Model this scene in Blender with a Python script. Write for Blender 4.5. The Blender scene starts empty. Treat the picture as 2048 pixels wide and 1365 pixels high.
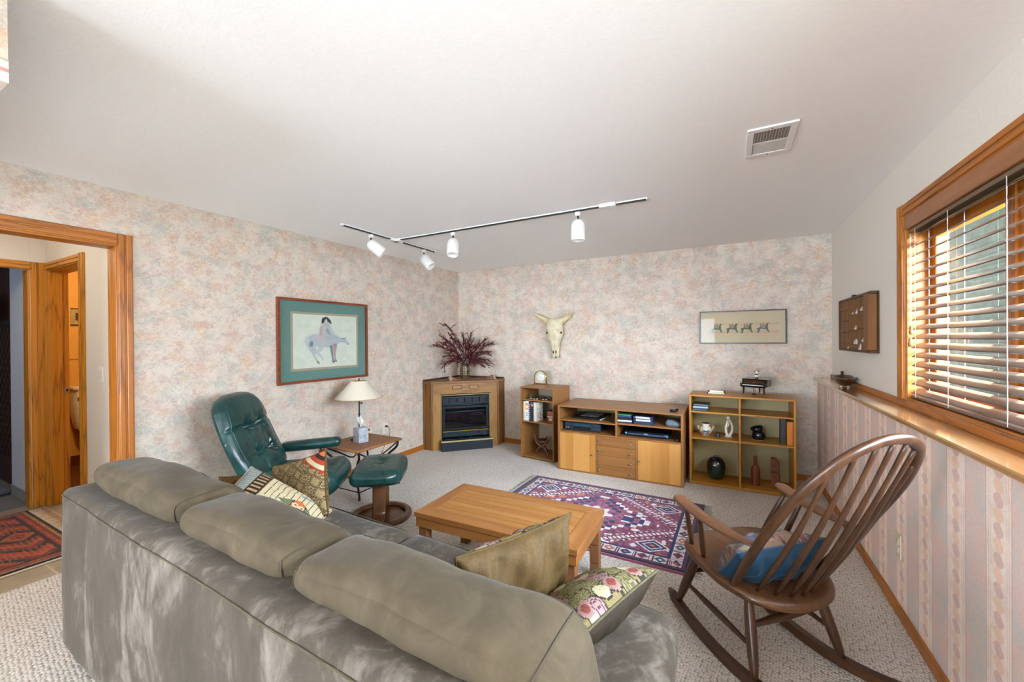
import bpy, bmesh, math, random
import numpy as np
from mathutils import Vector, Matrix
rnd = random.Random(7)
S = bpy.context.scene
COL = S.collection
PI = math.pi
def rad(a): return math.radians(a)
def lin(h):
    h = h.lstrip('#'); o = []
    for i in (0, 2, 4):
        c = int(h[i:i+2], 16) / 255
        o.append(c/12.92 if c <= .04045 else ((c+.055)/1.055)**2.4)
    return tuple(o)
def lin4(h): return lin(h) + (1,)
# ------------------------------------------------------------------ mesh builder
class MB:
    def __init__(s): s.v = []; s.f = []; s.mi = []; s.sm = []; s.col = []; s.T = None
    def add(s, vs, fs, mi=0, smooth=False, T=None, cols=None):
        b = len(s.v); T = T or s.T
        for p in vs:
            p = Vector(p)
            if T: p = T @ p
            s.v.append(p[:])
        for i, f in enumerate(fs):
            s.f.append([b+k for k in f]); s.mi.append(mi); s.sm.append(smooth); s.col.append(cols[i] if cols else None)
        return s
    def cbox(s, c, size, b=.002, mi=0, T=None):
        hx, hy, hz = size[0]/2, size[1]/2, size[2]/2
        b = min(b, .45*min(hx, hy, hz)*2*.5)
        vs = []; idx = {}
        for sx in (-1, 1):
            for sy in (-1, 1):
                for sz in (-1, 1):
                    for a in range(3):
                        h = [hx-b, hy-b, hz-b]; h[a] = (hx, hy, hz)[a]
                        idx[(sx, sy, sz, a)] = len(vs)
                        vs.append((c[0]+sx*h[0], c[1]+sy*h[1], c[2]+sz*h[2]))
        fs = []
        for a in range(3):
            p, q = [(1, 2), (2, 0), (0, 1)][a]
            for sg in (-1, 1):
                l = []
                for (u, w) in ((-1, -1), (1, -1), (1, 1), (-1, 1)):
                    k = [0, 0, 0]; k[a] = sg; k[p] = u; k[q] = w; l.append(idx[(*k, a)])
                fs.append(l)
        for a in range(3):
            p, q = [(1, 2), (2, 0), (0, 1)][a]
            for u in (-1, 1):
                for w in (-1, 1):
                    k1 = [0]*3; k1[p] = u; k1[q] = w; k1[a] = -1; k2 = list(k1); k2[a] = 1
                    fs.append([idx[(*k1, p)], idx[(*k2, p)], idx[(*k2, q)], idx[(*k1, q)]])
        for sx in (-1, 1):
            for sy in (-1, 1):
                for sz in (-1, 1): fs.append([idx[(sx, sy, sz, a)] for a in range(3)])
        return s.add(vs, fs, mi, False, T)
    def box(s, x0, x1, y0, y1, z0, z1, b=.002, mi=0, T=None):
        return s.cbox(((x0+x1)/2, (y0+y1)/2, (z0+z1)/2), (abs(x1-x0), abs(y1-y0), abs(z1-z0)), b, mi, T)
    def tube(s, pts, r, n=8, mi=0, flat=(1, 1), up=None, T=None, closed=False, smooth=True):
        pts = [Vector(p) for p in pts]; m = len(pts)
        rs = r if isinstance(r, (list, tuple)) else [r]*m
        vs = []; fs = []; prev = None
        for i, p in enumerate(pts):
            if closed: t = pts[(i+1) % m]-pts[i-1]
            else: t = pts[min(i+1, m-1)]-pts[max(i-1, 0)]
            t.normalize()
            if up is not None: a = Vector(up)
            elif prev is None: a = Vector((0, 0, 1)) if abs(t.z) < .9 else Vector((1, 0, 0))
            else: a = prev
            a = a-t*a.dot(t)
            if a.length < 1e-6: a = t.orthogonal()
            a.normalize(); prev = a; c = t.cross(a)
            fl = flat[i] if isinstance(flat, list) else flat
            for k in range(n):
                th = 2*PI*k/n
                vs.append(p+(a*math.cos(th)*fl[0]+c*math.sin(th)*fl[1])*rs[i])
        R_ = m if closed else m-1
        for i in range(R_):
            j = (i+1) % m
            for k in range(n): fs.append([i*n+k, i*n+(k+1) % n, j*n+(k+1) % n, j*n+k])
        s.add(vs, fs, mi, smooth, T)
        if not closed:
            s.add([vs[k] for k in range(n)], [list(range(n))], mi, False, T)
            s.add([vs[(m-1)*n+k] for k in range(n)], [list(range(n))], mi, False, T)
        return s
    def lathe(s, prof, c=(0, 0, 0), n=24, mi=0, T=None, sx=1, sy=1, smooth=True):
        vs = []; fs = []; m = len(prof)
        for (r, z) in prof:
            for k in range(n):
                th = 2*PI*k/n
                vs.append((c[0]+r*math.cos(th)*sx, c[1]+r*math.sin(th)*sy, c[2]+z))
        for i in range(m-1):
            for k in range(n): fs.append([i*n+k, i*n+(k+1) % n, (i+1)*n+(k+1) % n, (i+1)*n+k])
        s.add(vs, fs, mi, smooth, T)
        if prof[0][0] > 1e-5: s.add(vs[:n], [list(range(n))], mi, False, T)
        if prof[-1][0] > 1e-5: s.add(vs[-n:], [list(range(n))], mi, False, T)
        return s
    def prism(s, poly, z0, z1, b=0, mi=0, T=None, smooth=False):
        n = len(poly)
        def inset(d):
            if not d: return [Vector(p) for p in poly]
            o = []
            ar = sum(poly[i][0]*poly[(i+1) % n][1]-poly[(i+1) % n][0]*poly[i][1] for i in range(n))
            sg = 1 if ar > 0 else -1
            for i in range(n):
                p0, p1, p2 = Vector(poly[i-1]), Vector(poly[i]), Vector(poly[(i+1) % n])
                e1 = (p1-p0).normalized(); e2 = (p2-p1).normalized()
                n1 = Vector((-e1.y, e1.x))*sg; n2 = Vector((-e2.y, e2.x))*sg
                m = (n1+n2); m = m/max(.3, m.length_squared)*2*.5 if m.length > 1e-6 else n1
                o.append(p1+m*d*1.0)
            return o
        I = inset(b); P = [Vector(p) for p in poly]
        rings = [(I, z0), (P, z0+b), (P, z1-b), (I, z1)] if b else [(P, z0), (P, z1)]
        vs = [(p.x, p.y, z) for R_, z in rings for p in R_]; fs = []
        for r in range(len(rings)-1):
            for i in range(n): fs.append([r*n+i, r*n+(i+1) % n, (r+1)*n+(i+1) % n, (r+1)*n+i])
        s.add(vs, fs, mi, smooth, T)
        s.add(vs[:n], [list(range(n))], mi, False, T); s.add(vs[-n:], [list(range(n))], mi, False, T)
        return s
    def ball(s, c, r, n=12, mi=0, T=None):
        rx, ry, rz = r if isinstance(r, (tuple, list)) else (r, r, r); h = max(6, n//2+2)
        vs = []; fs = []
        for i in range(h+1):
            ph = PI*i/h
            for k in range(n):
                th = 2*PI*k/n
                vs.append((c[0]+rx*math.sin(ph)*math.cos(th), c[1]+ry*math.sin(ph)*math.sin(th), c[2]+rz*math.cos(ph)))
        for i in range(h):
            for k in range(n): fs.append([i*n+k, i*n+(k+1) % n, (i+1)*n+(k+1) % n, (i+1)*n+k])
        return s.add(vs, fs, mi, True, T)
    def grid(s, fn, nu, nv, mi=0, smooth=True, closeu=False, T=None, colfn=None):
        vs = []; fs = []; cols = []
        U = nu if closeu else nu+1
        for j in range(nv+1):
            for i in range(U): vs.append(fn(i/nu, j/nv))
        for j in range(nv):
            for i in range(nu):
                i2 = (i+1) % U
                fs.append([j*U+i, j*U+i2, (j+1)*U+i2, (j+1)*U+i])
                if colfn: cols.append(colfn((i+.5)/nu, (j+.5)/nv))
        return s.add(vs, fs, mi, smooth, T, cols if colfn else None)
    def rbox(s, c, h, r, n=10, bulge=0, mi=0, T=None, fn=None):
        """soft rounded box; h half sizes, r radius, bulge pushes faces out, fn(p)->p deforms"""
        t = [-1+2*i/n for i in range(n+1)]
        t = [math.copysign(1-(1-abs(x))**1.7, x) for x in t]
        h = Vector(h); vs = []; fs = []
        for a in range(3):
            p, q = (a+1) % 3, (a+2) % 3
            for sg in (-1, 1):
                b0 = len(vs)
                for y in t:
                    for x in t:
                        k = Vector((0, 0, 0)); k[a] = sg*h[a]; k[p] = x*h[p]; k[q] = y*h[q]; ko = k.copy()
                        inn = Vector([max(-h[i]+r, min(h[i]-r, k[i])) for i in range(3)])
                        d = k-inn
                        if d.length > 1e-9: k = inn+d.normalized()*r
                        if bulge:
                            w = [max(0, 1-(ko[i]/h[i])**2) for i in range(3)]
                            k[a] += sg*bulge*w[p]*w[q]
                        if fn: k = fn(k)
                        vs.append(k+Vector(c))
                for j in range(n):
                    for i in range(n):
                        z = b0+j*(n+1)+i
                        fs.append([z, z+1, z+n+2, z+n+1] if sg > 0 else [z, z+n+1, z+n+2, z+1])
        return s.add(vs, fs, mi, True, T)
    @staticmethod
    def rpt(h, r, bulge, fn, k, lift=.0):
        """point of the soft box surface under box-surface point k (same mapping as rbox), lifted outwards"""
        h = Vector(h); k = Vector(k); a = max(range(3), key=lambda i: abs(k[i])/h[i]); p, q = (a+1) % 3, (a+2) % 3; sg = 1 if k[a] > 0 else -1
        k0 = k.copy(); inn = Vector([max(-h[i]+r, min(h[i]-r, k[i])) for i in range(3)]); d = k-inn; nr = d.normalized()
        k = inn+nr*r
        w = [max(0, 1-(k0[i]/h[i])**2) for i in range(3)]; k[a] += sg*bulge*w[p]*w[q]; k += nr*lift
        return fn(k) if fn else k
    def build(s, name, mats, parent=None, weld=True, fixn=True, label=None, loc=None):
        me = bpy.data.meshes.new(name)
        me.from_pydata(s.v, [], s.f); me.update()
        if not isinstance(mats, (list, tuple)): mats = [mats]
        for m in mats: me.materials.append(m)
        for p, mi, sm in zip(me.polygons, s.mi, s.sm): p.material_index = mi; p.use_smooth = sm
        if any(c is not None for c in s.col):
            at = me.color_attributes.new('Col', 'FLOAT_COLOR', 'CORNER')
            arr = np.ones((len(me.loops), 4), 'f')
            for p, c in zip(me.polygons, s.col):
                if c is not None: arr[p.loop_start:p.loop_start+p.loop_total, :3] = c
            at.data.foreach_set('color', arr.ravel())
        if weld or fixn:
            bm = bmesh.new(); bm.from_mesh(me)
            if weld: bmesh.ops.remove_doubles(bm, verts=bm.verts, dist=1e-5)
            if fixn: bmesh.ops.recalc_face_normals(bm, faces=bm.faces)
            bm.to_mesh(me); bm.free()
        o = bpy.data.objects.new(name, me); COL.objects.link(o)
        if parent is not None: o.parent = parent
        if loc: o.location = loc
        if label: o['label'] = label
        return o
def thing(name, label, cat, loc=(0, 0, 0), rz=0, group=None):
    o = bpy.data.objects.new(name, None); o.empty_display_size = .05; COL.objects.link(o)
    o.location = loc; o.rotation_euler = (0, 0, rz); o['label'] = label; o['category'] = cat
    if group: o['group'] = group
    return o
def tag(o, label, cat, group=None, kind=None):
    o['label'] = label; o['category'] = cat
    if group: o['group'] = group
    if kind: o['kind'] = kind
    return o
def struct(o, label=None):
    o['kind'] = 'structure'
    if label: o['label'] = label
    return o
def dup(root, loc, rz, label=None, group=None):
    r = root.copy(); COL.objects.link(r); r.location = loc; r.rotation_euler = (0, 0, rz)
    if label: r['label'] = label
    if group: r['group'] = group
    for ch in list(root.children):
        c = ch.copy(); COL.objects.link(c); c.parent = r
        for g in ch.children:
            d = g.copy(); COL.objects.link(d); d.parent = c
    return r
def mapto(o, ex, ey):
    """matrix with origin o, x axis ex, y axis ey (unit-ised), z = ex x ey"""
    ex = Vector(ex).normalized(); ez = ex.cross(Vector(ey)).normalized(); ey = ez.cross(ex)
    return Matrix(((ex.x, ey.x, ez.x, o[0]), (ex.y, ey.y, ez.y, o[1]), (ex.z, ey.z, ez.z, o[2]), (0, 0, 0, 1)))
def bez(pts, n=12):
    """Catmull-Rom through pts"""
    P = [Vector(p) for p in pts]; P = [2*P[0]-P[1]]+P+[2*P[-1]-P[-2]]; o = []
    for i in range(1, len(P)-2):
        for k in range(n):
            t = k/n; a, b, c, d = P[i-1:i+3]
            o.append(.5*((2*b)+(c-a)*t+(2*a-5*b+4*c-d)*t*t+(3*b-a-3*c+d)*t**3))
    o.append(P[-2]); return o
SKY, SUN, P_REAR, P_SIDE, P_HALL, P_BATH, P_BED, EXPO, P_UP, P_WIN, DAY, SPR_R, SPR_S, UPLOC, P_SPOT, P_LEFT, SPR_L = 0.5, 45, 180, 0, 15, 46, 18, 0.45, 0, 1950, (.74, .86, 1.0), 110, 180, (.3, -1.2, .5), 0, 310, 180
# ------------------------------------------------------------------ materials
class G:
    def __init__(s, name, rough=.5, spec=.5, metal=0, coat=0):
        s.m = bpy.data.materials.new(name); s.m.use_nodes = True; s.nt = s.m.node_tree
        s.b = s.nt.nodes['Principled BSDF']
        s.set(Roughness=rough, Metallic=metal); s.b.inputs['Specular IOR Level'].default_value = spec
        s.b.inputs['Coat Weight'].default_value = coat; s.b.inputs['Coat Roughness'].default_value = .12
        s._co = None
    def set(s, **k):
        for a, v in k.items(): s.plug(s.b.inputs[a.replace('_', ' ')], v)
    def plug(s, sock, v):
        if isinstance(v, bpy.types.NodeSocket): s.nt.links.new(v, sock)
        else:
            if isinstance(v, str): v = lin4(v)
            if sock.type == 'RGBA' and len(v) == 3: v = tuple(v)+(1,)
            sock.default_value = v
    def n(s, t, ins=None, **at):
        nd = s.nt.nodes.new(t)
        for k, v in at.items(): setattr(nd, k, v)
        for k, v in (ins or {}).items(): s.plug(nd.inputs[k], v)
        return nd
    @property
    def co(s):
        if s._co is None: s._co = s.n('ShaderNodeTexCoord').outputs['Object']
        return s._co
    def map(s, scale=(1, 1, 1), loc=(0, 0, 0), rot=(0, 0, 0), v=None):
        return s.n('ShaderNodeMapping', {'Vector': v or s.co, 'Scale': scale, 'Location': loc, 'Rotation': rot}).outputs[0]
    def noise(s, v, scale, detail=3, rough=.5, dist=0):
        return s.n('ShaderNodeTexNoise', {'Vector': v, 'Scale': scale, 'Detail': detail, 'Roughness': rough, 'Distortion': dist}).outputs[0]
    def mix(s, f, a, b, mode='MIX'):
        nd = s.n('ShaderNodeMix', data_type='RGBA', blend_type=mode)
        s.plug(nd.inputs[0], f); s.plug(nd.inputs[6], a); s.plug(nd.inputs[7], b); return nd.outputs[2]
    def math(s, op, a, b=0.0, c=None):
        nd = s.n('ShaderNodeMath', operation=op); s.plug(nd.inputs[0], a); s.plug(nd.inputs[1], b)
        if c is not None: s.plug(nd.inputs[2], c)
        return nd.outputs[0]
    def step(s, v, a, b, lo=0, hi=1):
        nd = s.n('ShaderNodeMapRange', {0: v, 1: a, 2: b, 3: lo, 4: hi}, interpolation_type='SMOOTHSTEP'); return nd.outputs[0]
    def ramp(s, f, stops):
        nd = s.n('ShaderNodeValToRGB'); s.plug(nd.inputs[0], f); e = nd.color_ramp.elements
        while len(e) < len(stops): e.new(.5)
        for el, (p, c) in zip(e, stops): el.position = p; el.color = lin4(c) if isinstance(c, str) else tuple(c)+(1,)
        return nd.outputs[0]
    def bump(s, h, strength=.3, dist=.01):
        s.plug(s.b.inputs['Normal'], s.n('ShaderNodeBump', {'Height': h, 'Strength': strength, 'Distance': dist}).outputs[0])
    def xyz(s, v=None):
        return s.n('ShaderNodeSeparateXYZ', {0: v or s.co}).outputs
_mc = {}
def plain(c, rough=.5, metal=0, coat=0, var=.06, scale=30, spec=.5):
    """single colour with slight procedural variation"""
    k = (c, rough, metal, coat, var, scale, spec)
    if k in _mc: return _mc[k]
    g = G('surface_'+c.strip('#'), rough, spec, metal, coat)
    a = lin(c); n = g.noise(g.co, scale, 3)
    d = tuple(x*(1-var) for x in a); l = tuple(min(1, x*(1+var)) for x in a)
    g.set(Base_Color=g.ramp(n, [(.3, d), (.7, l)]))
    _mc[k] = g.m; return g.m
def wood(c1, c2, ax='X', rough=.42, scale=1.0, coat=.0, contrast=1.0, spec=.4):
    k = ('w', c1, c2, ax, rough, scale, coat, contrast)
    if k in _mc: return _mc[k]
    g = G('wood_'+c1.strip('#')+ax, rough, spec, 0, coat)
    sc = {'X': (1.2, 14, 14), 'Y': (14, 1.2, 14), 'Z': (14, 14, 1.2)}[ax]
    v = g.map(tuple(x*scale for x in sc))
    n1 = g.noise(v, 1.0, 4, .6, 1.2); sc2 = tuple(90*scale if x > 5 else 3*scale for x in sc)
    n2 = g.noise(g.map(sc2), 1.0, 3, .6)
    w = .5/contrast
    f = g.math('ADD', g.math('MULTIPLY', n1, .72), g.math('MULTIPLY', n2, .28))
    g.set(Base_Color=g.ramp(f, [(max(0, .5-w*.36), c2), (min(1, .5+w*.36), c1)]))
    g.bump(n2, .06, .002); _mc[k] = g.m; return g.m
def oak(ax='Z', c1='#c08a3e', c2='#7d4f17', rough=.32):
    k = ('oak', ax, c1, c2)
    if k in _mc: return _mc[k]
    g = G('oak_'+c1.strip('#')+ax, .42, .4, 0, .08)
    i = 'XYZ'.index(ax); sc = [7, 7, 7]; sc[i] = .55
    v = g.map(tuple(sc)); nz = g.noise(v, 1.0, 3, .5, .6)
    wv = g.math('FRACT', g.math('MULTIPLY', nz, 9.0)); ring = g.math('ABSOLUTE', g.math('SUBTRACT', wv, .5))
    sc2 = [170, 170, 170]; sc2[i] = 5; n2 = g.noise(g.map(tuple(sc2)), 1, 2, .6)
    f = g.math('ADD', g.math('MULTIPLY', ring, .9), g.math('MULTIPLY', n2, .45))
    g.set(Base_Color=g.ramp(f, [(.12, c2), (.42, c1), (.8, c1)])); g.bump(n2, .12, .002)
    _mc[k] = g.m; return g.m
def vcol(name, rough=.9, weave=0, sheen=0, bumpk=.25, spec=.3):
    g = G(name, rough, spec)
    c = g.n('ShaderNodeVertexColor', layer_name='Col').outputs[0]
    n = g.noise(g.co, weave or 200, 2)
    g.set(Base_Color=g.mix(g.step(n, .3, .7, 0, .25), c, (0, 0, 0)) if weave else c)
    if weave: g.bump(n, bumpk, .004)
    if sheen: g.set(Sheen_Weight=sheen)
    return g.m
def emis(c, st):
    g = G('glow_'+c.strip('#'), .5); g.set(Base_Color=c, Emission_Color=c); g.b.inputs['Emission Strength'].default_value = st; return g.m
def glass_mat(name, tint='#ffffff', ior=1.45, boost=1.0):
    m = bpy.data.materials.new(name); m.use_nodes = True; nt = m.node_tree; nt.nodes.clear()
    o = nt.nodes.new('ShaderNodeOutputMaterial'); mx = nt.nodes.new('ShaderNodeMixShader'); t = nt.nodes.new('ShaderNodeBsdfTransparent')
    gl = nt.nodes.new('ShaderNodeBsdfGlossy'); fr = nt.nodes.new('ShaderNodeFresnel'); fr.inputs[0].default_value = ior
    t.inputs[0].default_value = lin4(tint); gl.inputs['Roughness'].default_value = .02
    ge = nt.nodes.new('ShaderNodeNewGeometry'); mu = nt.nodes.new('ShaderNodeMath'); mu.operation = 'MULTIPLY'; iv = nt.nodes.new('ShaderNodeMath'); iv.operation = 'SUBTRACT'; iv.inputs[0].default_value = 1
    nt.links.new(ge.outputs['Backfacing'], iv.inputs[1]); nt.links.new(fr.outputs[0], mu.inputs[0]); nt.links.new(iv.outputs[0], mu.inputs[1]); nt.links.new(mu.outputs[0], mx.inputs[0]); nt.links.new(t.outputs[0], mx.inputs[1]); nt.links.new(gl.outputs[0], mx.inputs[2]); nt.links.new(mx.outputs[0], o.inputs[0])
    return m
GLASS = glass_mat('clear_glass')
def m_wallpaper():
    g = G('mottled_wallpaper', .75, .25)
    co = g.co; br = g.noise(g.map((1, 1, 1.2), rot=(.5, .4, 0)), 38, 4, .75)
    fine = g.noise(co, 190, 2, .6)
    c = g.mix(g.step(g.noise(co, 9, 4), .35, .65), '#dcd2c5', '#cfc6bb')
    for col, sd, lo, am, sc in (('#c99f94', (3, 7, 1), .50, .85, 8.5), ('#a3b0ab', (11, 2, 5), .50, .9, 8.0), ('#d2a979', (5, 13, 9), .55, .8, 9.5), ('#b59a92', (1, 4, 17), .54, .8, 11)):
        nz = g.noise(g.map((1, 1, 1.15), sd), sc, 2.5, .5)
        nz = g.math('ADD', nz, g.math('MULTIPLY', g.math('SUBTRACT', br, .5), .7))
        c = g.mix(g.step(nz, lo-.05, lo+.21, 0, am*.68), c, col)
    sp = g.noise(g.map((1, 1, 1.8), (9, 9, 9)), 75, 3, .7)
    c = g.mix(g.step(sp, .48, .66, 0, .5), c, '#e6ddd0')
    c = g.mix(g.step(fine, .3, .7, 0, .30), c, '#989086')
    g.set(Base_Color=g.mix(1.0, c, (.95, .915, .88), 'MULTIPLY')); g.bump(fine, .12, .003); return g.m
def m_stripes():
    g = G('striped_wallpaper', .75, .25)
    o = g.xyz(); y = o[1]; z = o[2]; P = .2715
    d = g.math('SUBTRACT', g.math('FRACT', g.math('DIVIDE', g.math('ADD', y, 10*P-2.121+P/2), P)), .5)  # -.5...5, ribbon at 0
    ad = g.math('ABSOLUTE', d)
    zc = g.math('MULTIPLY', z, PI/.0475)
    sn = g.math('ABSOLUTE', g.math('SINE', zc))
    shift = g.math('MULTIPLY', g.math('SINE', g.math('MULTIPLY', zc, 2.0)), .012)
    fine = g.noise(g.co, 150, 3); big = g.noise(g.map((1, 1, 1), (4, 4, 4)), 6.5, 4, .6)
    # mottled field
    f1 = g.mix(g.step(big, .4, .6), '#c3aea4', '#b3b0a8'); f2 = g.noise(g.map((1, 1, .9), (8, 1, 3)), 9, 4, .6)
    fld = g.mix(g.step(f2, .45, .62, 0, .8), f1, '#c9aa9c')
    cream = g.mix(g.step(g.noise(g.co, 14, 3), .4, .65), '#d8c9ba', '#cdbdb0')
    mk = g.math('SUBTRACT', 1.0, g.step(ad, .245, .26))
    c = g.mix(mk, fld, cream)
    for a, w, col, am in ((.255, .014, '#c08f88', .75), (.205, .006, '#b98f86', .6), (.165, .006, '#c39a8e', .5), (.37, .012, '#c7a79a', .4)):
        l = g.math('SUBTRACT', 1.0, g.step(g.math('ABSOLUTE', g.math('SUBTRACT', ad, a)), w*.5, w)); c = g.mix(g.math('MULTIPLY', l, am), c, col)
    wid = g.math('ADD', g.math('MULTIPLY', sn, .062), .034)
    rib = g.math('SUBTRACT', 1.0, g.step(g.math('SUBTRACT', g.math('ABSOLUTE', g.math('ADD', d, shift)), wid), -.008, .012))
    alt = g.math('GREATER_THAN', g.math('FRACT', g.math('DIVIDE', z, .095)), .5)
    rc = g.mix(alt, '#b3817c', '#cfa27c'); rc = g.mix(g.step(fine, .4, .7, 0, .5), rc, '#d6bfae')
    c = g.mix(g.math('MULTIPLY', rib, .62), c, rc)
    c = g.mix(g.step(fine, .35, .75, 0, .2), c, '#8f867d')
    g.set(Base_Color=g.mix(1.0, c, (1.3, 1.27, 1.27), 'MULTIPLY')); g.bump(fine, .1, .003); return g.m
def m_carpet():
    g = G('looped_carpet', .95, .15)
    v = g.map((1, 1, 1), rot=(0, 0, rad(8)))
    nz = g.n('ShaderNodeTexNoise', {'Vector': v, 'Scale': 26.0, 'Detail': 2.0}).outputs[1]
    v2 = g.mix(.006, v, nz, 'ADD')
    vo = g.n('ShaderNodeTexVoronoi', {'Vector': g.map((84, 66, 1), v=v2), 'Scale': 1.0, 'Randomness': .55}, voronoi_dimensions='2D')
    d = vo.outputs['Distance']; rc = g.n('ShaderNodeSeparateColor', {0: vo.outputs['Color']}).outputs[0]
    c = g.ramp(d, [(.0, '#dcd6ce'), (.45, '#cdc6bd'), (.68, '#9a938b'), (.9, '#5a544e')])
    c = g.mix(g.step(rc, .0, 1.0, 0, .3), c, '#a59d94')
    c = g.mix(g.step(g.noise(g.co, 2.2, 3), .35, .7, 0, .16), c, '#8d8276')
    g.set(Base_Color=c); g.bump(g.math('SUBTRACT', 1.0, d), .6, .006); return g.m
def m_suede(name='taupe_suede', patch=1.0):
    g = G(name, .85, .2)
    st = g.noise(g.map((2.0, 2.0, 1.0)), 2.2, 6, .62, 1.2)
    sm = g.noise(g.map((6, 6, 3.2), (3, 3, 3)), 2.2, 5, .65, .8)
    f = g.math('ADD', g.math('MULTIPLY', st, .62), g.math('MULTIPLY', sm, .38))
    a = g.ramp(f, [(.40, '#3d362d'), (.52, '#494137'), (.66, '#7a7268')])
    fine = g.noise(g.co, 400, 2); g.set(Base_Color=g.mix(g.step(fine, .35, .7, 0, .16), a, '#5f564b'), Sheen_Weight=.12, Sheen_Roughness=.4)
    g.bump(g.math('ADD', g.math('MULTIPLY', fine, .3), g.noise(g.co, 7, 3)), .10, .01); return g.m
def m_suede2():
    g = G('brown_suede', .85, .2)
    f = g.noise(g.map((3, 3, 3)), 2.4, 5, .6, .9)
    a = g.ramp(f, [(.32, '#453b2b'), (.5, '#4e4433'), (.68, '#5b503d')])
    fine = g.noise(g.co, 400, 2); g.set(Base_Color=g.mix(g.step(fine, .35, .7, 0, .16), a, '#574e42'), Sheen_Weight=.1, Sheen_Roughness=.4)
    wr = g.noise(g.map((5, 9, 5)), 1.6, 4, .6, 1.0)
    g.bump(g.math('ADD', g.math('MULTIPLY', fine, .3), wr), .14, .012); return g.m
def m_leather(c1='#0c4440', c2='#072a28'):
    g = G('green_leather', .33, .5, 0, .15)
    n = g.noise(g.co, 7, 5, .6, .4); f = g.noise(g.co, 260, 2)
    w = g.noise(g.map((9, 9, 4)), 2.0, 5, .6, 1.4)
    g.set(Base_Color=g.ramp(n, [(.3, c2), (.7, c1)]), Roughness=g.step(n, .3, .7, .27, .42))
    g.bump(g.math('ADD', g.math('MULTIPLY', f, .12), g.math('MULTIPLY', w, 1.6)), .3, .01); return g.m
def m_ceiling():
    g = G('textured_ceiling_paint', .85, .2); n = g.noise(g.map((1, 3, 1)), 45, 4, .6, .6)
    g.set(Base_Color=g.mix(g.step(n, .3, .7), '#f5f5f4', '#f1f1f0')); g.bump(n, .10, .004); return g.m
def m_tile():
    g = G('slate_tile', .55, .4)
    br = g.n('ShaderNodeTexBrick', {'Vector': g.map((1, 1, 1), (.12, .05, 0)), 'Scale': 1.0, 'Brick Width': .6, 'Row Height': .3, 'Mortar Size': .006, 'Color1': '#a29580', 'Color2': '#948a7a', 'Mortar': '#bcae97'})
    n = g.noise(g.co, 6, 5, .6, .6); g.set(Base_Color=g.mix(g.step(n, .35, .65, 0, .5), br.outputs[0], '#857b6a')); g.bump(n, .1, .01); return g.m
def m_weave():
    g = G('woven_rattan', .5, .4)
    ck = g.n('ShaderNodeTexVoronoi', {'Vector': g.map((45, 80, 1), rot=(0, 0, .2)), 'Scale': 1.0, 'Randomness': .6}, voronoi_dimensions='2D')
    g.set(Base_Color=g.ramp(ck.outputs['Distance'], [(0, '#b5855c'), (.4, '#8a5a38'), (.75, '#2c170b')])); g.bump(g.math('SUBTRACT', 1.0, ck.outputs['Distance']), .6, .006); return g.m
def m_quilt():
    g = G('dark_quilt', .9, .2); o = g.xyz()
    a = g.math('ABSOLUTE', g.math('SUBTRACT', g.math('FRACT', g.math('MULTIPLY', g.math('ADD', o[0], o[2]), 8)), .5))
    b = g.math('ABSOLUTE', g.math('SUBTRACT', g.math('FRACT', g.math('MULTIPLY', g.math('SUBTRACT', o[0], o[2]), 8)), .5))
    h = g.math('MINIMUM', a, b); g.set(Base_Color=g.ramp(h, [(0, '#140d0a'), (.25, '#4a3226')])); g.bump(h, .8, .03); return g.m
def m_galv():
    g = G('grey_stucco', .8, .3); n = g.noise(g.map((2, 2, 1)), 14, 4, .7)
    g.set(Base_Color=g.ramp(n, [(.35, '#4f5757'), (.65, '#626b69')])); return g.m
def m_grass():
    g = G('grass_ground', .9); g.set(Base_Color=g.ramp(g.noise(g.co, 20, 5, .7), [(.35, '#2c4a18'), (.65, '#5d7d36')])); g.bump(g.noise(g.co, 80, 3), 1, .03); return g.m
def m_leaf(c1, c2):
    g = G('leaf_'+c1.strip('#'), .6, .3); g.set(Base_Color=g.ramp(g.noise(g.co, 12, 2), [(.35, c2), (.65, c1)])); g.b.inputs['Subsurface Weight'].default_value = 0; return g.m
def m_glaze():
    g = G('drip_glaze', .12, .6, 0, .5); o = g.xyz(); n = g.noise(g.map((1, 1, .4)), 24, 3)
    f = g.math('ADD', g.math('MULTIPLY', o[2], 3.1), g.math('MULTIPLY', n, .55))
    g.set(Base_Color=g.ramp(f, [(.40, '#0c3a30'), (.6, '#0d211f'), (.78, '#0b0c12'), (.93, '#14141c'), (1.0, '#4a465a')])); return g.m
WP = m_wallpaper(); STR = m_stripes(); CARPET = m_carpet(); SUEDE = m_suede(); SUEDE2 = m_suede2(); LEATHER = m_leather()
CEIL = m_ceiling(); TILE = m_tile(); WEAVE = m_weave(); QUILT = m_quilt(); GALV = m_galv(); GRASS = m_grass()
WALLP = plain('#ddd6ca', .8, var=.03, scale=60); HALLP = plain('#d8d2c8', .8, var=.02, scale=60)
WHITE = plain('#e6e6e4', .45, var=.02); BLACK = plain('#0b0c0e', .35, var=.2); IRON = plain('#26282a', .5, .6, var=.15)
BRASS = plain('#c9a14a', .18, 1.0, var=.05); STEEL = plain('#a7a9ab', .3, 1.0, var=.05); NAVYBLK = plain('#101a24', .4, var=.15)
CASE = {a: oak(a, '#a8641a', '#6c3a0a') for a in 'XYZ'}       # oak door and window casings
HOAK = {a: oak(a, '#bd7f20', '#7e4b0d') for a in 'XYZ'}       # hall oak
BEECH = {a: wood('#98683a', '#80552a', a, .38) for a in 'XYZ'}
BEECH2 = {a: wood('#b47c2a', '#98621c', a, .38) for a in 'XYZ'}
DKWOOD = {a: wood('#5b3a22', '#331c0e', a, .3, coat=.3) for a in 'XYZ'}
WALNUT = {a: wood('#80563a', '#55341f', a, .35, coat=.2) for a in 'XYZ'}
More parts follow.
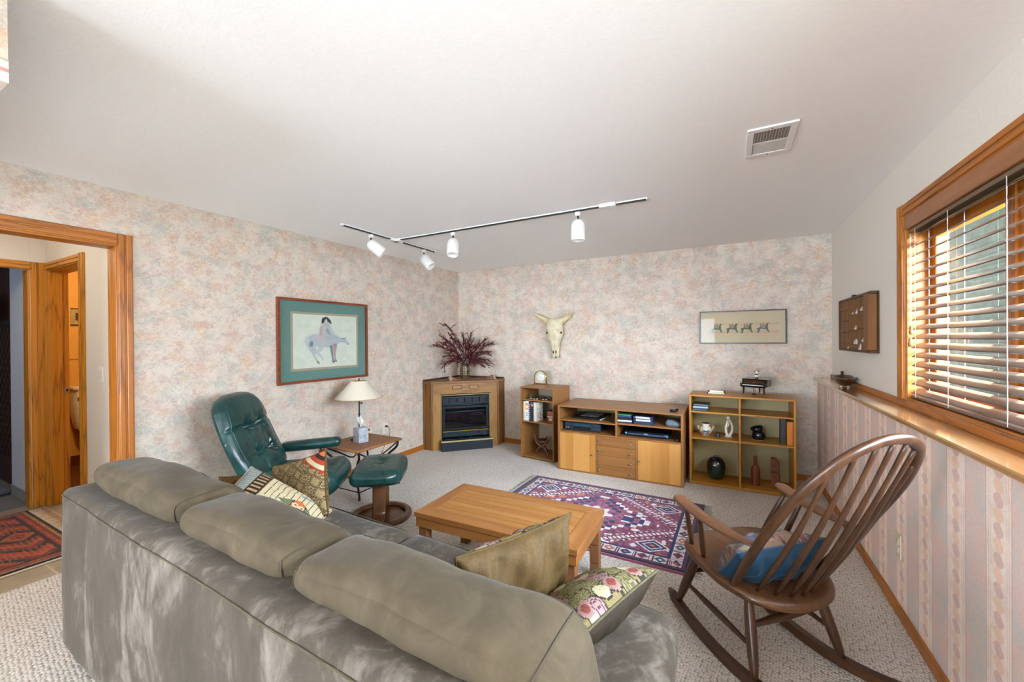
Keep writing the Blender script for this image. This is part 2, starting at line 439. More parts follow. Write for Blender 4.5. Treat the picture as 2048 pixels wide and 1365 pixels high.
MAPLE = {a: wood('#b3824a', '#966534', a, .45) for a in 'XYZ'}
FPWOOD = {a: oak(a, '#7c5224', '#4f3010') for a in 'XYZ'}
TEAK = {a: wood('#a06c38', '#7e4d22', a, .4) for a in 'XYZ'}
LEDGE = wood('#c39665', '#a06f3f', 'Y', .22, .6, coat=1.0)
SLAT = wood('#6b5548', '#55433a', 'Y', .3, coat=.2)
# ------------------------------------------------------------------ setting
XL, YB, XR, H = -3.458, 4.809, .867, 2.385
YR = -5.6                                # rear wall
def bxo(name, mats, *boxes, b=.001, parent=None, label=None, kind=True):
    m = MB()
    for bb in boxes: m.box(*bb[:6], b=b, mi=bb[6] if len(bb) > 6 else 0)
    o = m.build(name, mats, parent, weld=False, label=label)
    if parent is None and kind: o['kind'] = 'structure'
    return o
bxo('floor', CARPET, (XL-.13, .9, YR-.2, YB+.15, -.1, 0))
bxo('floor_hall', TILE, (-5.34, XL-.132, -1.6, 1.3, -.1, -.002))
bxo('ceiling', CEIL, (-5.4, 1.1, YR-.2, YB+.2, H, H+.1))
bxo('wall_back', WP, (XL-.13, 1.1, YB, YB+.15, -.05, H+.05))
OY0, OY1, OZ = .12, 1.085, 2.015          # hall opening
bxo('wall_left', WP, (XL-.13, XL, OY1+.012, YB+.1, -.05, H+.02), (XL-.13, XL, YR, -4.6, -.05, H+.02), (XL-.13, XL, -2.2, OY0-.012, -.05, H+.02), (XL-.13, XL, -4.6, -2.2, -.05, .9), (XL-.13, XL, -4.6, -2.2, 2.05, H+.02), (XL-.13, XL, OY0-.012, OY1+.012, OZ+.012, H+.02))
WY0, WY1, WZ0, WZ1 = .75, 3.0, 1.05, 2.0   # side window opening
bxo('wall_right', WALLP, (XR, 1.04, WY1, YB+.1, .95, H+.02), (XR, 1.04, -.45, WY0, .95, H+.02), (XR, 1.04, YR-.1, -2.6, .95, H+.02),
    (XR, 1.04, WY0, WY1, WZ1, H+.02), (XR, 1.04, -2.6, -.45, WZ1, H+.02), (XR, 1.04, WY0, WY1, .95, WZ0), (XR, 1.04, -2.6, -.45, .95, WZ0))
bxo('wall_pony', STR, (.75, 1.03, YR, YB, -.05, .986))
bxo('wall_rear', WALLP, (XL-.13, -2.95, YR-.15, YR, -.05, H+.02), (-.35, 1.1, YR-.15, YR, -.05, H+.02), (-2.95, -.35, YR-.15, YR, -.05, .12), (-2.95, -.35, YR-.15, YR, 2.1, H+.02))
# dropped beam by the camera, papered, with a border strip
so = bxo('trim_beam', WP, (XL, -1.704, -.9, .323, 2.1, H+.01))
bbm = MB(); bbm.box(-1.706, -1.703, -.9, .3235, 2.1, 2.165, b=.0005); bbm.box(-1.705, -1.7022, -.9, .3235, 2.128, 2.138, b=.0004, mi=1); bbm.box(-1.705, -1.7022, -.9, .3235, 2.158, 2.164, b=.0004, mi=2)
bbm.build('paper_border', [plain('#ddd0bd', .7), plain('#b98a80', .7), plain('#a9a08e', .7)], so, weld=False)
# ledge on the pony wall and strip behind it
m = MB(); m.box(.715, XR+.002, YR, YB-.002, .986, 1.012, b=.006)
struct(m.build('trim_ledge', LEDGE, weld=False))
bxo('trim_ledge_strip', CASE['Y'], (XR-.014, XR, YR, YB-.002, 1.012, 1.05), b=.003)
# baseboards
def base(name, mat, x0, x1, y0, y1):
    m = MB(); m.box(x0, x1, y0, y1, 0, .062, b=.004); struct(m.build(name, mat, weld=False))
base('baseboard_left', CASE['Y'], XL, XL+.013, 1.17, 4.018)
base('baseboard_back', CASE['X'], -2.70, .75, YB-.013, YB)
base('baseboard_right', CASE['Y'], .737, .75, YR, YB-.013)
base('baseboard_rear', CASE['X'], XL, .737, YR, YR+.013)
# hall opening: jambs and casings
def casing(m, axis, a0, a1, z0, z1, face, out, w, top=None, mi=0):
    """moulded casing strip: axis 'z' vertical leg between a0..a1, face plane coordinate, out direction sign"""
    pass
def leg_y(m, y0, y1, z0, z1, xf, sg, mi=0):        # strips on a wall of constant x
    w = y1-y0
    for a, b, t in ((0, 1, .010), (.06, .42, .017), (.55, .9, .020)):
        m.box(xf, xf+sg*t, y0+w*a, y0+w*b, z0, z1, b=.003, mi=mi)
def head_y(m, y0, y1, z0, z1, xf, sg, mi=0):
    h = z1-z0
    for a, b, t in ((0, 1, .010), (.1, .45, .020), (.58, .94, .017)):
        m.box(xf, xf+sg*t, y0, y1, z0+h*a, z0+h*b, b=.003, mi=mi)
def leg_x(m, x0, x1, z0, z1, yf, sg, mi=0):
    w = x1-x0
    for a, b, t in ((0, 1, .010), (.06, .42, .020), (.55, .9, .017)):
        m.box(x0+w*a, x0+w*b, yf, yf+sg*t, z0, z1, b=.003, mi=mi)
def head_x(m, x0, x1, z0, z1, yf, sg, mi=0):
    h = z1-z0
    for a, b, t in ((0, 1, .010), (.1, .45, .020), (.58, .94, .017)):
        m.box(x0, x1, yf, yf+sg*t, z0+h*a, z0+h*b, b=.003, mi=mi)
CM = [CASE['Z'], CASE['Y'], CASE['X']]
m = MB(); leg_y(m, OY1+.005, 1.168, 0, 2.1, XL, 1); struct(m.build('trim_opening_leg', CM, weld=False))
m = MB(); head_y(m, OY0-.085, OY1+.005, OZ+.01, 2.1, XL, 1, 1); struct(m.build('trim_opening_head', CM, weld=False))
m = MB(); m.box(XL-.13, XL, OY1, OY1+.012, 0, OZ+.012, mi=0); struct(m.build('trim_opening_jamb', CM, weld=False))
m = MB(); m.box(XL-.13, XL, OY0, OY1, OZ, OZ+.012, mi=1); struct(m.build('trim_opening_soffit', CM, weld=False))
# hall shell
HX, HY = -5.208, 1.177
HM = [HOAK['Z'], HOAK['Y'], HOAK['X']]
bxo('wall_hall_far', HALLP, (HX-.12, HX, 1.088, HY+.1, -.05, H), (HX-.12, HX, -1.6, .25, -.05, H), (HX-.12, HX, .25, 1.088, 2.035, H))
bxo('wall_hall_side', HALLP, (HX-.1, -5.15, HY, HY+.12, -.05, H), (-4.39, XL-.13, HY, HY+.12, -.05, H), (-5.15, -4.39, HY, HY+.12, 2.03, H))
bxo('wall_hall_near', HALLP, (HX, XL-.13, -1.7, -1.6, -.05, H))
m = MB(); leg_y(m, 1.09, HY-.002, 0, 2.09, HX, 1); struct(m.build('trim_bedroom_leg', HM, weld=False))
m = MB(); head_y(m, .2, 1.09, 2.02, 2.09, HX, 1, 1); struct(m.build('trim_bedroom_head', HM, weld=False))
m = MB(); m.box(HX-.122, HX+.001, 1.074, 1.0885, 0, 2.02); struct(m.build('trim_bedroom_jamb', HM, weld=False))
m = MB(); leg_x(m, HX+.002, -5.15, 0, 2.09, HY, -1); struct(m.build('trim_bathroom_leg', HM, weld=False))
m = MB(); leg_x(m, -4.39, -4.305, 0, 2.09, HY, -1); struct(m.build('trim_bathroom_leg', HM, weld=False))
m = MB(); head_x(m, -5.15, -4.39, 2.02, 2.09, HY, -1, 2); struct(m.build('trim_bathroom_head', HM, weld=False))
m = MB(); m.box(-5.15, -5.135, HY, HY+.12, 0, 2.03); m.box(-5.135, -5.122, HY+.045, HY+.08, 0, 2.02); m.box(-4.405, -4.39, HY, HY+.12, 0, 2.03); m.box(-5.135, -4.405, HY, HY+.12, 2.015, 2.03, mi=2)
jm = struct(m.build('trim_bathroom_jamb', HM, weld=False))
m = MB(); m.cbox((-5.134, HY+.104, .985), (.003, .03, .06), .001); m.cbox((-5.1325, HY+.104, .985), (.002, .012, .022), .0005, mi=1)
m.build('strike_plate', [STEEL, BLACK], jm, label='small metal strike plate')
# bathroom
BATH = plain('#e6ad55', .7, var=.03); BATHT = plain('#d9a65c', .3, var=.03)
bxo('wall_bathroom_far', BATH, (-6.75, -6.65, HY+.1, 3.2, -.05, H))
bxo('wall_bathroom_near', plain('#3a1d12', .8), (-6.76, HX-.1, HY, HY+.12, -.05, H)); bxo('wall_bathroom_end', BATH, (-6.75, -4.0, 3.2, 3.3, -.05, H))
bxo('wall_bathroom_right', BATH, (-4.1, -4.0, HY+.12, 3.2, -.05, H))
bxo('floor_bathroom', wood('#6b3c20', '#4c2813', 'X', .4), (-6.65, -4.1, HY+.0, 3.2, -.1, -.003))
bxo('ceiling_bathroom', CEIL, (-6.75, -4.0, HY+.12, 3.3, H, H+.1)); 
bxo('baseboard_bathroom', wood('#7a3d1c', '#5a2a10', 'Y', .4), (-6.65, -6.635, HY+.12, 3.2, 0, .1))
m = MB(); m.box(-6.65, -6.642, HY+.12, 3.2, 1.205, 1.22); struct(m.build('trim_bathroom_tile_edge', plain('#b98f52', .4), weld=False))
# bedroom
bxo('wall_bedroom_right', plain('#c3cad3', .8, var=.02), (-5.85, HX-.12, 1.1, 1.16, .1, H))
bxo('baseboard_bedroom', plain('#8d8e8c', .6), (-5.85, HX-.12, 1.095, 1.16, 0, .1))
bxo('floor_bedroom', plain('#6f6a66', .95, var=.2, scale=120), (-8, HX-.0, -1.6, 1.176, -.1, -.003), (-8, -6.752, 1.176, 2.4, -.1, -.003))
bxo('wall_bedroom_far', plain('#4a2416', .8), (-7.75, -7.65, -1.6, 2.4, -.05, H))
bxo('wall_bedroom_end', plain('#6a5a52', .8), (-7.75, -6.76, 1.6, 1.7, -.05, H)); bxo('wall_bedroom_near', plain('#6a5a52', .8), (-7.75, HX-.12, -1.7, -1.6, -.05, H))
bxo('ceiling_bedroom', CEIL, (-7.75, -5.33, -1.7, 1.7, H, H+.1))
# side window: casing, frame, sashes, glass
m = MB(); leg_y(m, WY1, WY1+.075, 1.05, 2.131, XR, -1); leg_y(m, WY0-.075, WY0, 1.05, 2.131, XR, -1); w1 = m.build('window_1', CM, weld=False); struct(w1)
m = MB(); head_y(m, WY0, WY1, 2.06, 2.131, XR, -1, 1); m.build('head_casing', CM, w1, weld=False)
m = MB(); t = .014
m.box(XR, 1.03, WY1-t, WY1, WZ0, WZ1); m.box(XR, 1.03, WY0, WY0+t, WZ0, WZ1); m.box(XR, 1.03, WY0+t, WY1-t, WZ1-t, WZ1, mi=1); m.box(XR, 1.03, WY0+t, WY1-t, WZ0, WZ0+t, mi=1)
m.build('jamb', CM, w1, weld=False)
for a, b in ((2.262, WY1-t), (1.51, 2.238), (WY0+t, 1.486)):
    m = MB(); f = .06
    m.box(.962, 1.0, a, a+f, WZ0+t, WZ1-t, b=.004); m.box(.962, 1.0, b-f, b, WZ0+t, WZ1-t, b=.004)
    m.box(.962, 1.0, a+f, b-f, WZ1-t-f, WZ1-t, b=.004, mi=1); m.box(.962, 1.0, a+f, b-f, WZ0+t, WZ0+t+f, b=.004, mi=1)
    s_ = m.build('sash', CM, w1, weld=False)
    m = MB(); m.box(.979, .983, a+f, b-f, WZ0+t+f, WZ1-t-f, b=.0005); m.build('pane', GLASS, s_, weld=False)
for y in (2.25, 1.498):
    m = MB(); m.box(.955, 1.03, y-.011, y+.011, WZ0+t, WZ1-t); m.build('mullion', CM, w1, weld=False)
# other windows of the room, behind the camera
def plain_window(name, axis, c, a0, a1, z0, z1, sg):
    m = MB(); f = .07
    def bx(u0, u1, w0, w1, d0, d1, mi):
        if axis == 'x': m.box(c+sg*d0, c+sg*d1, u0, u1, w0, w1, mi=mi)
        else: m.box(u0, u1, c+sg*d0, c+sg*d1, w0, w1, mi=mi)
    bx(a0-f, a0, z0-f, z1+f, -.02, 0, 0); bx(a1, a1+f, z0-f, z1+f, -.02, 0, 0); bx(a0, a1, z1, z1+f, -.02, 0, 1); bx(a0, a1, z0-f, z0, -.02, 0, 1)
    mid = (a0+a1)/2
    for u in (a0, mid-.03, a1-.06): bx(u, u+.06, z0, z1, .06, .1, 0)
    bx(a0, a1, z0, z0+.05, .06, .1, 1); bx(a0, a1, z1-.05, z1, .06, .1, 1)
    o = struct(m.build(name, CM, weld=False))
    m = MB(); bx(a0+.06, mid-.03, z0+.05, z1-.05, .078, .082, 0); bx(mid+.03, a1-.06, z0+.05, z1-.05, .078, .082, 0); m.build('pane', GLASS, o, weld=False)
plain_window('window_2', 'x', XR, -2.6, -.45, WZ0, WZ1, 1)
plain_window('window_3', 'y', YR, -2.95, -.35, .12, 2.1, -1)
plain_window('window_4', 'x', XL, -4.6, -2.2, .9, 2.05, -1)
# blind
bl = thing('venetian_blind', 'brown wooden slatted blind hanging in the oak window', 'blind', (.9, 1.985, 0))
y0, y1 = -.99, .99
m = MB(); m.box(-.028, .028, y0, y1, 1.965, 1.984, b=.003); m.build('headrail', plain('#6d5a45', .4), bl)
m = MB(); m.box(-.043, -.03, y0-.012, y1+.012, 1.985, 2.062, b=.003); m.build('valance', wood('#a06a42', '#87562f', 'Y', .35), bl)
proto = None; ns = 18; pitch = .0495
for k in range(ns):
    z = 1.105+k*pitch
    if proto is None:
        m = MB()
        T = Matrix.Translation((0, 0, 0)) @ Matrix.Rotation(rad(-33), 4, 'Y')
        m.grid(lambda u, v: (-.025+.05*u, y0+(y1-y0)*v, .0022*(1-(2*u-1)**2)), 6, 1, 0, True, T=T)
        m.grid(lambda u, v: (-.025+.05*u, y0+(y1-y0)*v, -.003+.0022*(1-(2*u-1)**2)), 6, 1, 0, True, T=T)
        for u in (0, 1):
            x = -.025+.05*u; m.add([(x, y0, 0), (x, y1, 0), (x, y1, -.003), (x, y0, -.003)], [[0, 1, 2, 3]], 0, False, T)
        proto = m.build('slat', SLAT, bl); proto.location = (0, 0, z)
    else:
        c = proto.copy(); COL.objects.link(c); c.parent = bl; c.location = (0, 0, z)
m = MB(); m.box(-.024, .024, y0, y1, 1.068, 1.082, b=.003); m.build('bottom_rail', SLAT, bl)
CORD = plain('#d8d6d0', .7)
for y in (.91, .55, .11, -.35, -.75):
    m = MB(); m.tube([(-.027, y, 1.97), (-.027, y, 1.075)], .0015, 5); m.tube([(.027, y, 1.97), (.027, y, 1.075)], .0015, 5); m.build('ladder_cord', CORD, bl)
for y, z in ((.952, 1.36), (.94, 1.425)):
    m = MB(); m.tube([(-.034, y, 1.95), (-.034, y, z+.03)], .0012, 5); c = m.build('pull_cord', CORD, bl)
    m = MB(); m.lathe([(.003, .035), (.006, .03), (.009, .018), (.007, .012), (.011, .0), (.0085, -.012), (.004, -.015)], (-.034, y, z), 12); m.build('tassel', wood('#a8713d', '#7d4c22', 'Z'), c)
# light switch, outlets
t = thing('light_switch', 'white rocker light switch on the hall wall beside the bathroom door', 'light switch', (-4.01, HY, 1.167))
m = MB(); m.cbox((0, -.003, 0), (.072, .006, .118), .002); m.build('plate', WHITE, t)
m = MB(); m.cbox((0, -.0075, 0), (.034, .006, .068), .002, T=Matrix.Rotation(rad(4), 4, 'X')); m.build('rocker', plain('#d8d8d4', .4), t)
def outlet(name, label, loc, rz, c='#d9cfbe'):
    t = thing(name, label, 'outlet', loc, rz)
    m = MB(); m.cbox((0, -.003, 0), (.072, .006, .118), .002); m.build('plate', plain(c, .4), t)
    m = MB()
    for s_ in (-1, 1):
        m.cbox((0, -.0065, s_*.02), (.032, .004, .028), .0015)
        for q in (-1, 1): m.cbox((q*.006, -.0086, s_*.02+.003), (.002, .001, .008), .0002, mi=1)
    m.build('sockets', [plain('#cfc4b0', .4), BLACK], t)
outlet('wall_outlet', 'beige outlet plate on the striped wall behind the rocking chair', (.75, 2.70, .352), rad(-90), '#cdbfa6')
outlet('wall_outlet', 'beige outlet with a black plug behind the wicker side table', (XL, 3.37, .40), rad(90), '#d8cfbf')
# ceiling vent
vt = thing('ceiling_vent', 'white metal air vent in the ceiling', 'vent', (.187, 2.39, H))
m = MB(); W, L = .205, .335
m.box(-W/2, W/2, -L/2, -L/2+.035, -.008, 0); m.box(-W/2, W/2, L/2-.035, L/2, -.008, 0); m.box(-W/2, -W/2+.03, -L/2+.035, L/2-.035, -.008, 0); m.box(W/2-.03, W/2, -L/2+.035, L/2-.035, -.008, 0)
m.box(-W/2+.03, W/2-.03, -.005, .005, -.006, -.002)
m.build('frame', WHITE, vt, weld=False)
m = MB(); m.box(-W/2+.03, W/2-.03, -L/2+.035, L/2-.035, -.002, 0, b=.0004); m.build('duct_backing', plain('#9a948c', .7), vt)
m = MB()
for k in range(12):
    x = -W/2+.036+k*.0121; m.cbox((x, -.068, -.005), (.001, .12, .008), .0003, T=None)
m.build('louvres', plain('#c0bbb3', .5), vt, weld=False)
m = MB(); m.box(-W/2+.032, W/2-.032, .01, L/2-.038, -.006, -.003, b=.001); m.build('damper', plain('#cfcecb', .5), vt)
for s_ in (-1, 1):
    m = MB(); m.lathe([(.004, -.0095), (.004, -.008)], (0, s_*(L/2-.017), 0), 8); m.build('screw', plain('#6b6862', .4, .6), vt)
# ------------------------------------------------------------------ track lighting
tz = H
tr = thing('lighting_track', 'white T-shaped lighting track on the ceiling', 'lighting track', (0, 0, tz))
m = MB()
def rail(x0, x1, y0, y1):
    m.box(x0, x1, y0, y1, -.016, 0, b=.002)
rail(-2.83, -.493, 2.925, 2.955); m.build('main_rail', WHITE, tr)
m = MB(); rail(-2.868, -2.838, 2.31, 3.54); m.build('cross_rail', WHITE, tr)
m = MB(); m.box(-2.78, -.5, 2.9235, 2.947, -.0176, -.010, b=.0003); m.box(-2.861, -2.8365, 2.33, 3.52, -.0176, -.010, b=.0003); m.build('rail_slot', BLACK, tr, label='dark slot in the rail')
m = MB(); m.box(-2.885, -2.78, 2.915, 2.965, -.024, 0, b=.003); m.box(-2.875, -2.83, 2.86, 3.02, -.024, 0, b=.003); m.build('t_connector', WHITE, tr)
m = MB(); m.box(-.83, -.71, 2.905, 2.975, -.026, 0, b=.003); m.build('feed_box', WHITE, tr)
def head(loc, aim, label):
    """aim: direction the open end points"""
    t = thing('track_spotlight', label, 'spotlight', (loc[0], loc[1], tz-.021), 0, 'white spotlights on the ceiling track')
    m = MB(); m.box(-.02, .02, -.014, .014, -.03, 0, b=.004); m.build('adapter', WHITE, t)
    m = MB(); m.tube([(0, 0, -.03), (0, 0, -.072)], .006, 8); m.build('stem', IRON, t)
    a = Vector(aim).normalized(); z = -a
    x = z.orthogonal().normalized(); y = z.cross(x)
    T = Matrix(((x.x, y.x, z.x, 0), (x.y, y.y, z.y, 0), (x.z, y.z, z.z, -.085), (0, 0, 0, 1)))
    m = MB(); m.lathe([(.0, .03), (.02, .027), (.038, .015), (.049, -.004), (.053, -.028), (.053, -.122), (.051, -.132), (.046, -.132), (.046, -.04), (0, -.035)], (0, 0, 0), 24, T=T)
    m.build('shade', plain('#e4e3df', .45, var=.02), t)
    m = MB(); m.lathe([(.0, -.095), (.034, -.097), (.037, -.06), (0, -.045)], (0, 0, 0), 20, T=T); m.build('bulb', plain('#c9c6bd', .3), t)
head((-2.853, 2.632), (.55, .55, -.62), 'white spotlight on the short arm of the track nearest the horse painting')
head((-2.853, 3.354), (.62, .1, -.72), 'white spotlight at the far end of the short track arm near the corner')
head((-2.164, 2.94), (.12, -.25, -.95), 'white spotlight in the middle of the long track rail')
head((-1.0, 2.94), (.0, .0, -1), 'white spotlight pointing straight down nearest the ceiling vent')
# ------------------------------------------------------------------ pictures
def fnoise(seed):
    r = np.random.RandomState(seed); G_ = r.rand(64, 64)
    def f(x, y):
        x %= 64; y %= 64; i, j = int(x), int(y); a, b = x-i, y-j; a = a*a*(3-2*a); b = b*b*(3-2*b)
        return (G_[i, j]*(1-a)+G_[(i+1) % 64, j]*a)*(1-b)+(G_[i, (j+1) % 64]*(1-a)+G_[(i+1) % 64, (j+1) % 64]*a)*b
    return f
NZ = fnoise(3); NZ2 = fnoise(9)
def lerp(a, b, t): return tuple(x+(y-x)*t for x, y in zip(a, b))
def caps(p, a, b, r0, r1):
    ax, ay = a; bx_, by = b; dx, dy = bx_-ax, by-ay; L = dx*dx+dy*dy
    t = 0 if L == 0 else max(0, min(1, ((p[0]-ax)*dx+(p[1]-ay)*dy)/L))
    return math.hypot(p[0]-ax-dx*t, p[1]-ay-dy*t)-(r0+(r1-r0)*t)
def painter(strokes, bg):
    """strokes: list of (points, radii, colour, alpha, soft) in picture units, y down"""
    def f(u, v):
        p = (u, 1-v); c = bg(u, v) if callable(bg) else bg
        for pts, rs, col, al, sf in strokes:
            d = min(caps(p, pts[i], pts[i+1], rs[i], rs[i+1]) for i in range(len(pts)-1))
            if d < sf: c = lerp(c, col, al*max(0, min(1, (sf-d)/sf if d > 0 else 1)))
        return c
    return f
ART = vcol('printed_paper', .7)
def frame_on(t, w, h, fw, fd, mat, T, name='frame'):
    """mitred frame in local xy plane (z out)"""
    m = MB()
    o = [(-w/2, -h/2), (w/2, -h/2), (w/2, h/2), (-w/2, h/2)]; i = [(-w/2+fw, -h/2+fw), (w/2-fw, -h/2+fw), (w/2-fw, h/2-fw), (-w/2+fw, h/2-fw)]
    vs = [(*p, 0) for p in o]+[(*p, fd) for p in o]+[(*p, fd) for p in i]+[(*p, .004) for p in i]
    fs = []
    for k in range(4):
        n = (k+1) % 4
        fs += [[k, n, 4+n, 4+k], [4+k, 4+n, 8+n, 8+k], [8+k, 8+n, 12+n, 12+k], [12+k, 12+n, n, k]]
    m.add(vs, fs, 0, False, T); m.build(name, mat, t)
# large watercolour of a horse on the left wall
W, Hh = .986, .772
p1 = thing('framed_painting', 'framed watercolour of a pale horse with a green mat above the lamp', 'painting', (XL, 2.612, 1.402))
TP = mapto((0, 0, 0), (0, 1, 0), (0, 0, 1))      # local x along +y... out = +x
TP = Matrix(((0, 0, 1, .002), (1, 0, 0, 0), (0, 1, 0, 0), (0, 0, 0, 1)))
frame_on(p1, W, Hh, .022, .03, wood('#8a4527', '#5c2a14', 'Y', .3, coat=.3), TP)
def quad(m, x0, x1, y0, y1, z, T, mi=0): m.box(x0, x1, y0, y1, z-.002, z, b=.0005, mi=mi, T=T)
m = MB(); quad(m, -W/2+.02, W/2-.02, -Hh/2+.02, Hh/2-.02, .010, TP); m.build('mat', plain('#6f928b', .8, var=.03), p1)
m = MB(); quad(m, -.37, .375, -.275, .268, .0125, TP); m.build('inner_mat', plain('#b7a58f', .8, var=.03), p1)
hc = lin('#c3c7ce'); hp = lin('#d6c4c2'); hd = lin('#7f8590'); bk = lin('#2a2c2c'); bgc = lin('#ecebdd'); pk = lin('#b0637c'); gr = lin('#8f9aa8')
def zz(*l): return [((x-260)/955, (y-285)/(1115-285)) for x, y in l]
def sc_(r): return [x/955 for x in r]
st = [
 (zz((500, 625), (455, 640), (430, 700), (445, 760)), sc_([10, 16, 18, 10]), hc, .6, .012),
 (zz((560, 660), (640, 700), (760, 690), (850, 680)), sc_([75, 105, 120, 85]), hc, .95, .02),
 (zz((530, 660), (500, 760), (540, 860)), sc_([45, 48, 35]), hc, .9, .02), (zz((510, 720), (505, 765)), sc_([14, 18]), hd, .9, .02),
 (zz((540, 850), (545, 930), (590, 1010), (605, 1045)), sc_([28, 15, 9, 12]), hc, .9, .01), (zz((590, 1020), (615, 1050)), sc_([9, 9]), lin('#8f837c'), .9, .008),
 (zz((640, 820), (590, 890), (655, 950), (675, 1005)), sc_([34, 16, 10, 8]), hc, .75, .012),
 (zz((800, 790), (812, 900), (822, 990), (835, 1040)), sc_([18, 11, 8, 14]), lin('#6f7680'), .85, .01),
 (zz((860, 770), (850, 890), (855, 980), (868, 1025)), sc_([26, 13, 8, 12]), pk, .7, .012), (zz((826, 1035), (840, 1045)), sc_([13, 14]), hd, .9, .006), (zz((866, 1022), (874, 1035)), sc_([12, 12]), hd, .9, .006),
 (zz((840, 660), (930, 680), (1010, 700)), sc_([50, 38, 28]), hc, .95, .015), (zz((1000, 690), (1050, 725), (1078, 752)), sc_([30, 20, 9]), hc, .95, .012), (zz((1074, 750), (1079, 756)), sc_([6, 6]), bk, .8, .006), (zz((960, 655), (1010, 662), (1032, 655)), sc_([4, 7, 4]), hd, .9, .006),
 (zz((690, 660), (690, 540), (715, 420)), sc_([60, 55, 40]), hp, .9, .03), (zz((780, 640), (770, 520), (755, 420)), sc_([70, 40, 22]), hc, .8, .03), (zz((740, 520), (770, 575)), sc_([14, 12]), hd, .5, .02), (zz((620, 600), (600, 650)), sc_([22, 22]), hp, .6, .03),
 (zz((735, 380), (735, 350)), sc_([20, 18]), lin('#d9d0cc'), .9, .01), (zz((720, 325), (690, 345), (672, 400)), sc_([14, 22, 14]), bk, .95, .008), (zz((740, 325), (770, 370), (800, 410)), sc_([10, 24, 6]), bk, .95, .008), (zz((655, 470), (640, 600)), sc_([8, 10]), hd, .3, .02)]
pf = painter(st, bgc)
def pf2(u, v):
    c = pf(u, v); k = .94+.1*NZ(u*14, v*14); return tuple(min(1, x*k) for x in c)
m = MB(); m.grid(lambda u, v: ((u-.5)*.70+.003, (v-.5)*.50-.003, .0135), 150, 108, T=TP, colfn=pf2, smooth=False)
m.build('watercolour', ART, p1, weld=False, fixn=False)
PANE = glass_mat('picture_glass', '#f4f6f5', 1.35)
m = MB(); quad(m, -W/2+.02, W/2-.02, -Hh/2+.02, Hh/2-.02, .020, TP); m.build('glass', PANE, p1)
# long print of galloping horses on the back wall
W, Hh = .782, .345
p2 = thing('framed_print', 'long thin-framed print of galloping riders above the piano', 'print', (.118, YB, 1.5115))
TQ = Matrix(((1, 0, 0, 0), (0, 0, -1, -.002), (0, 1, 0, 0), (0, 0, 0, 1)))
frame_on(p2, W, Hh, .012, .024, plain('#2b1f26', .35, var=.1), TQ)
gn = lin('#5d7565'); g2 = lin('#5c6b66'); g3 = lin('#68757c'); rider = lin('#8d8478'); sand = lin('#d2c6b0'); rose = lin('#cfa596')
def horse(x, col):
    s = 1/1720
    def q(*l): return [(((a-360)*.95+x)*s, .02+(b-130)/650) for a, b in l]
    r = lambda *l: [k*s for k in l]
    return [(q((390, 480), (440, 465), (500, 480), (545, 470)), r(34, 34, 26, 30), col, 1, .008), (q((545, 470), (550, 410), (575, 375)), r(30, 20, 14), col, 1, .006), (q((570, 372), (605, 370)), r(14, 8), col, 1, .005),
            (q((390, 480), (390, 520), (370, 560)), r(24, 14, 7), col, 1, .005), (q((400, 490), (392, 530), (385, 565)), r(20, 10, 6), col, .9, .005), (q((550, 480), (575, 520), (600, 545)), r(22, 11, 6), col, 1, .005), (q((560, 480), (580, 535), (590, 555)), r(16, 8, 5), col, .9, .005),
            (q((440, 440), (435, 400), (430, 380)), r(20, 12, 8), rider, .9, .006), (q((490, 440), (487, 405), (487, 370)), r(18, 15, 8), rider, .9, .006), (q((487, 395), (470, 400)), r(6, 6), col, .8, .005)]
hs = []
for x, c in ((235, gn), (560, g2), (855, gn), (1180, g3)): hs += horse(x, c)
def bg2(u, v):
    y = 1-v; c = sand
    for a, b, al in ((.36, .45, .55), (.60, .71, .6), (.74, .8, .25)):
        if a < y < b and .06 < u < .93: c = lerp(c, rose, al*(.6+.5*NZ(u*20, v*9)))
    return c
pg = painter(hs, bg2)
m = MB(); m.grid(lambda u, v: ((u-.5)*(W-.02), (v-.5)*(Hh-.02), .010), 230, 78, T=TQ, colfn=pg, smooth=False); m.build('print', ART, p2, weld=False, fixn=False)
m = MB(); quad(m, -W/2+.011, W/2-.011, -Hh/2+.011, Hh/2-.011, .016, TQ); m.build('glass', glass_mat('print_glass', '#f7f6f2', 1.22), p2)
# ------------------------------------------------------------------ printer's tray with miniatures on the right wall
pt = thing('printers_tray', "old wooden printer's tray hung on the wall above the bowl", 'tray', (XR, 3.86, 1.4965))
TR_ = Matrix(((0, 0, -1, -.001), (-1, 0, 0, 0), (0, 1, 0, 0), (0, 0, 0, 1)))     # local x -> -y (right of the viewer), out = -x
W, Hh, D = .84, .41, .05; TW = {a: wood('#80511f', '#56330f', a, .5) for a in 'XYZ'}; TWD = wood('#5d3c1e', '#3a2310', 'Y', .55)
m = MB(); m.box(-W/2, W/2, -Hh/2, Hh/2, 0, .008, T=TR_); m.build('back_panel', wood('#54330f', '#382006', 'Z', .5), pt)
m = MB(); m.box(-W/2, W/2, Hh/2-.018, Hh/2, .008, D, b=.003, T=TR_); m.box(-W/2, W/2, -Hh/2, -Hh/2+.018, .008, D, b=.003, T=TR_); m.box(-W/2, -W/2+.016, -Hh/2+.018, Hh/2-.018, .008, D, T=TR_); m.build('rim', TWD, pt)
m = MB(); m.box(W/2-.09, W/2, -Hh/2+.018, Hh/2-.016, .008, D+.012, b=.006, T=TR_); m.build('end_block', TW['Z'], pt)
secs = [(-W/2+.016, -.125, 4, 8), (-.115, .12, 3, 6), (.13, W/2-.09, 3, 6)]
m = MB()
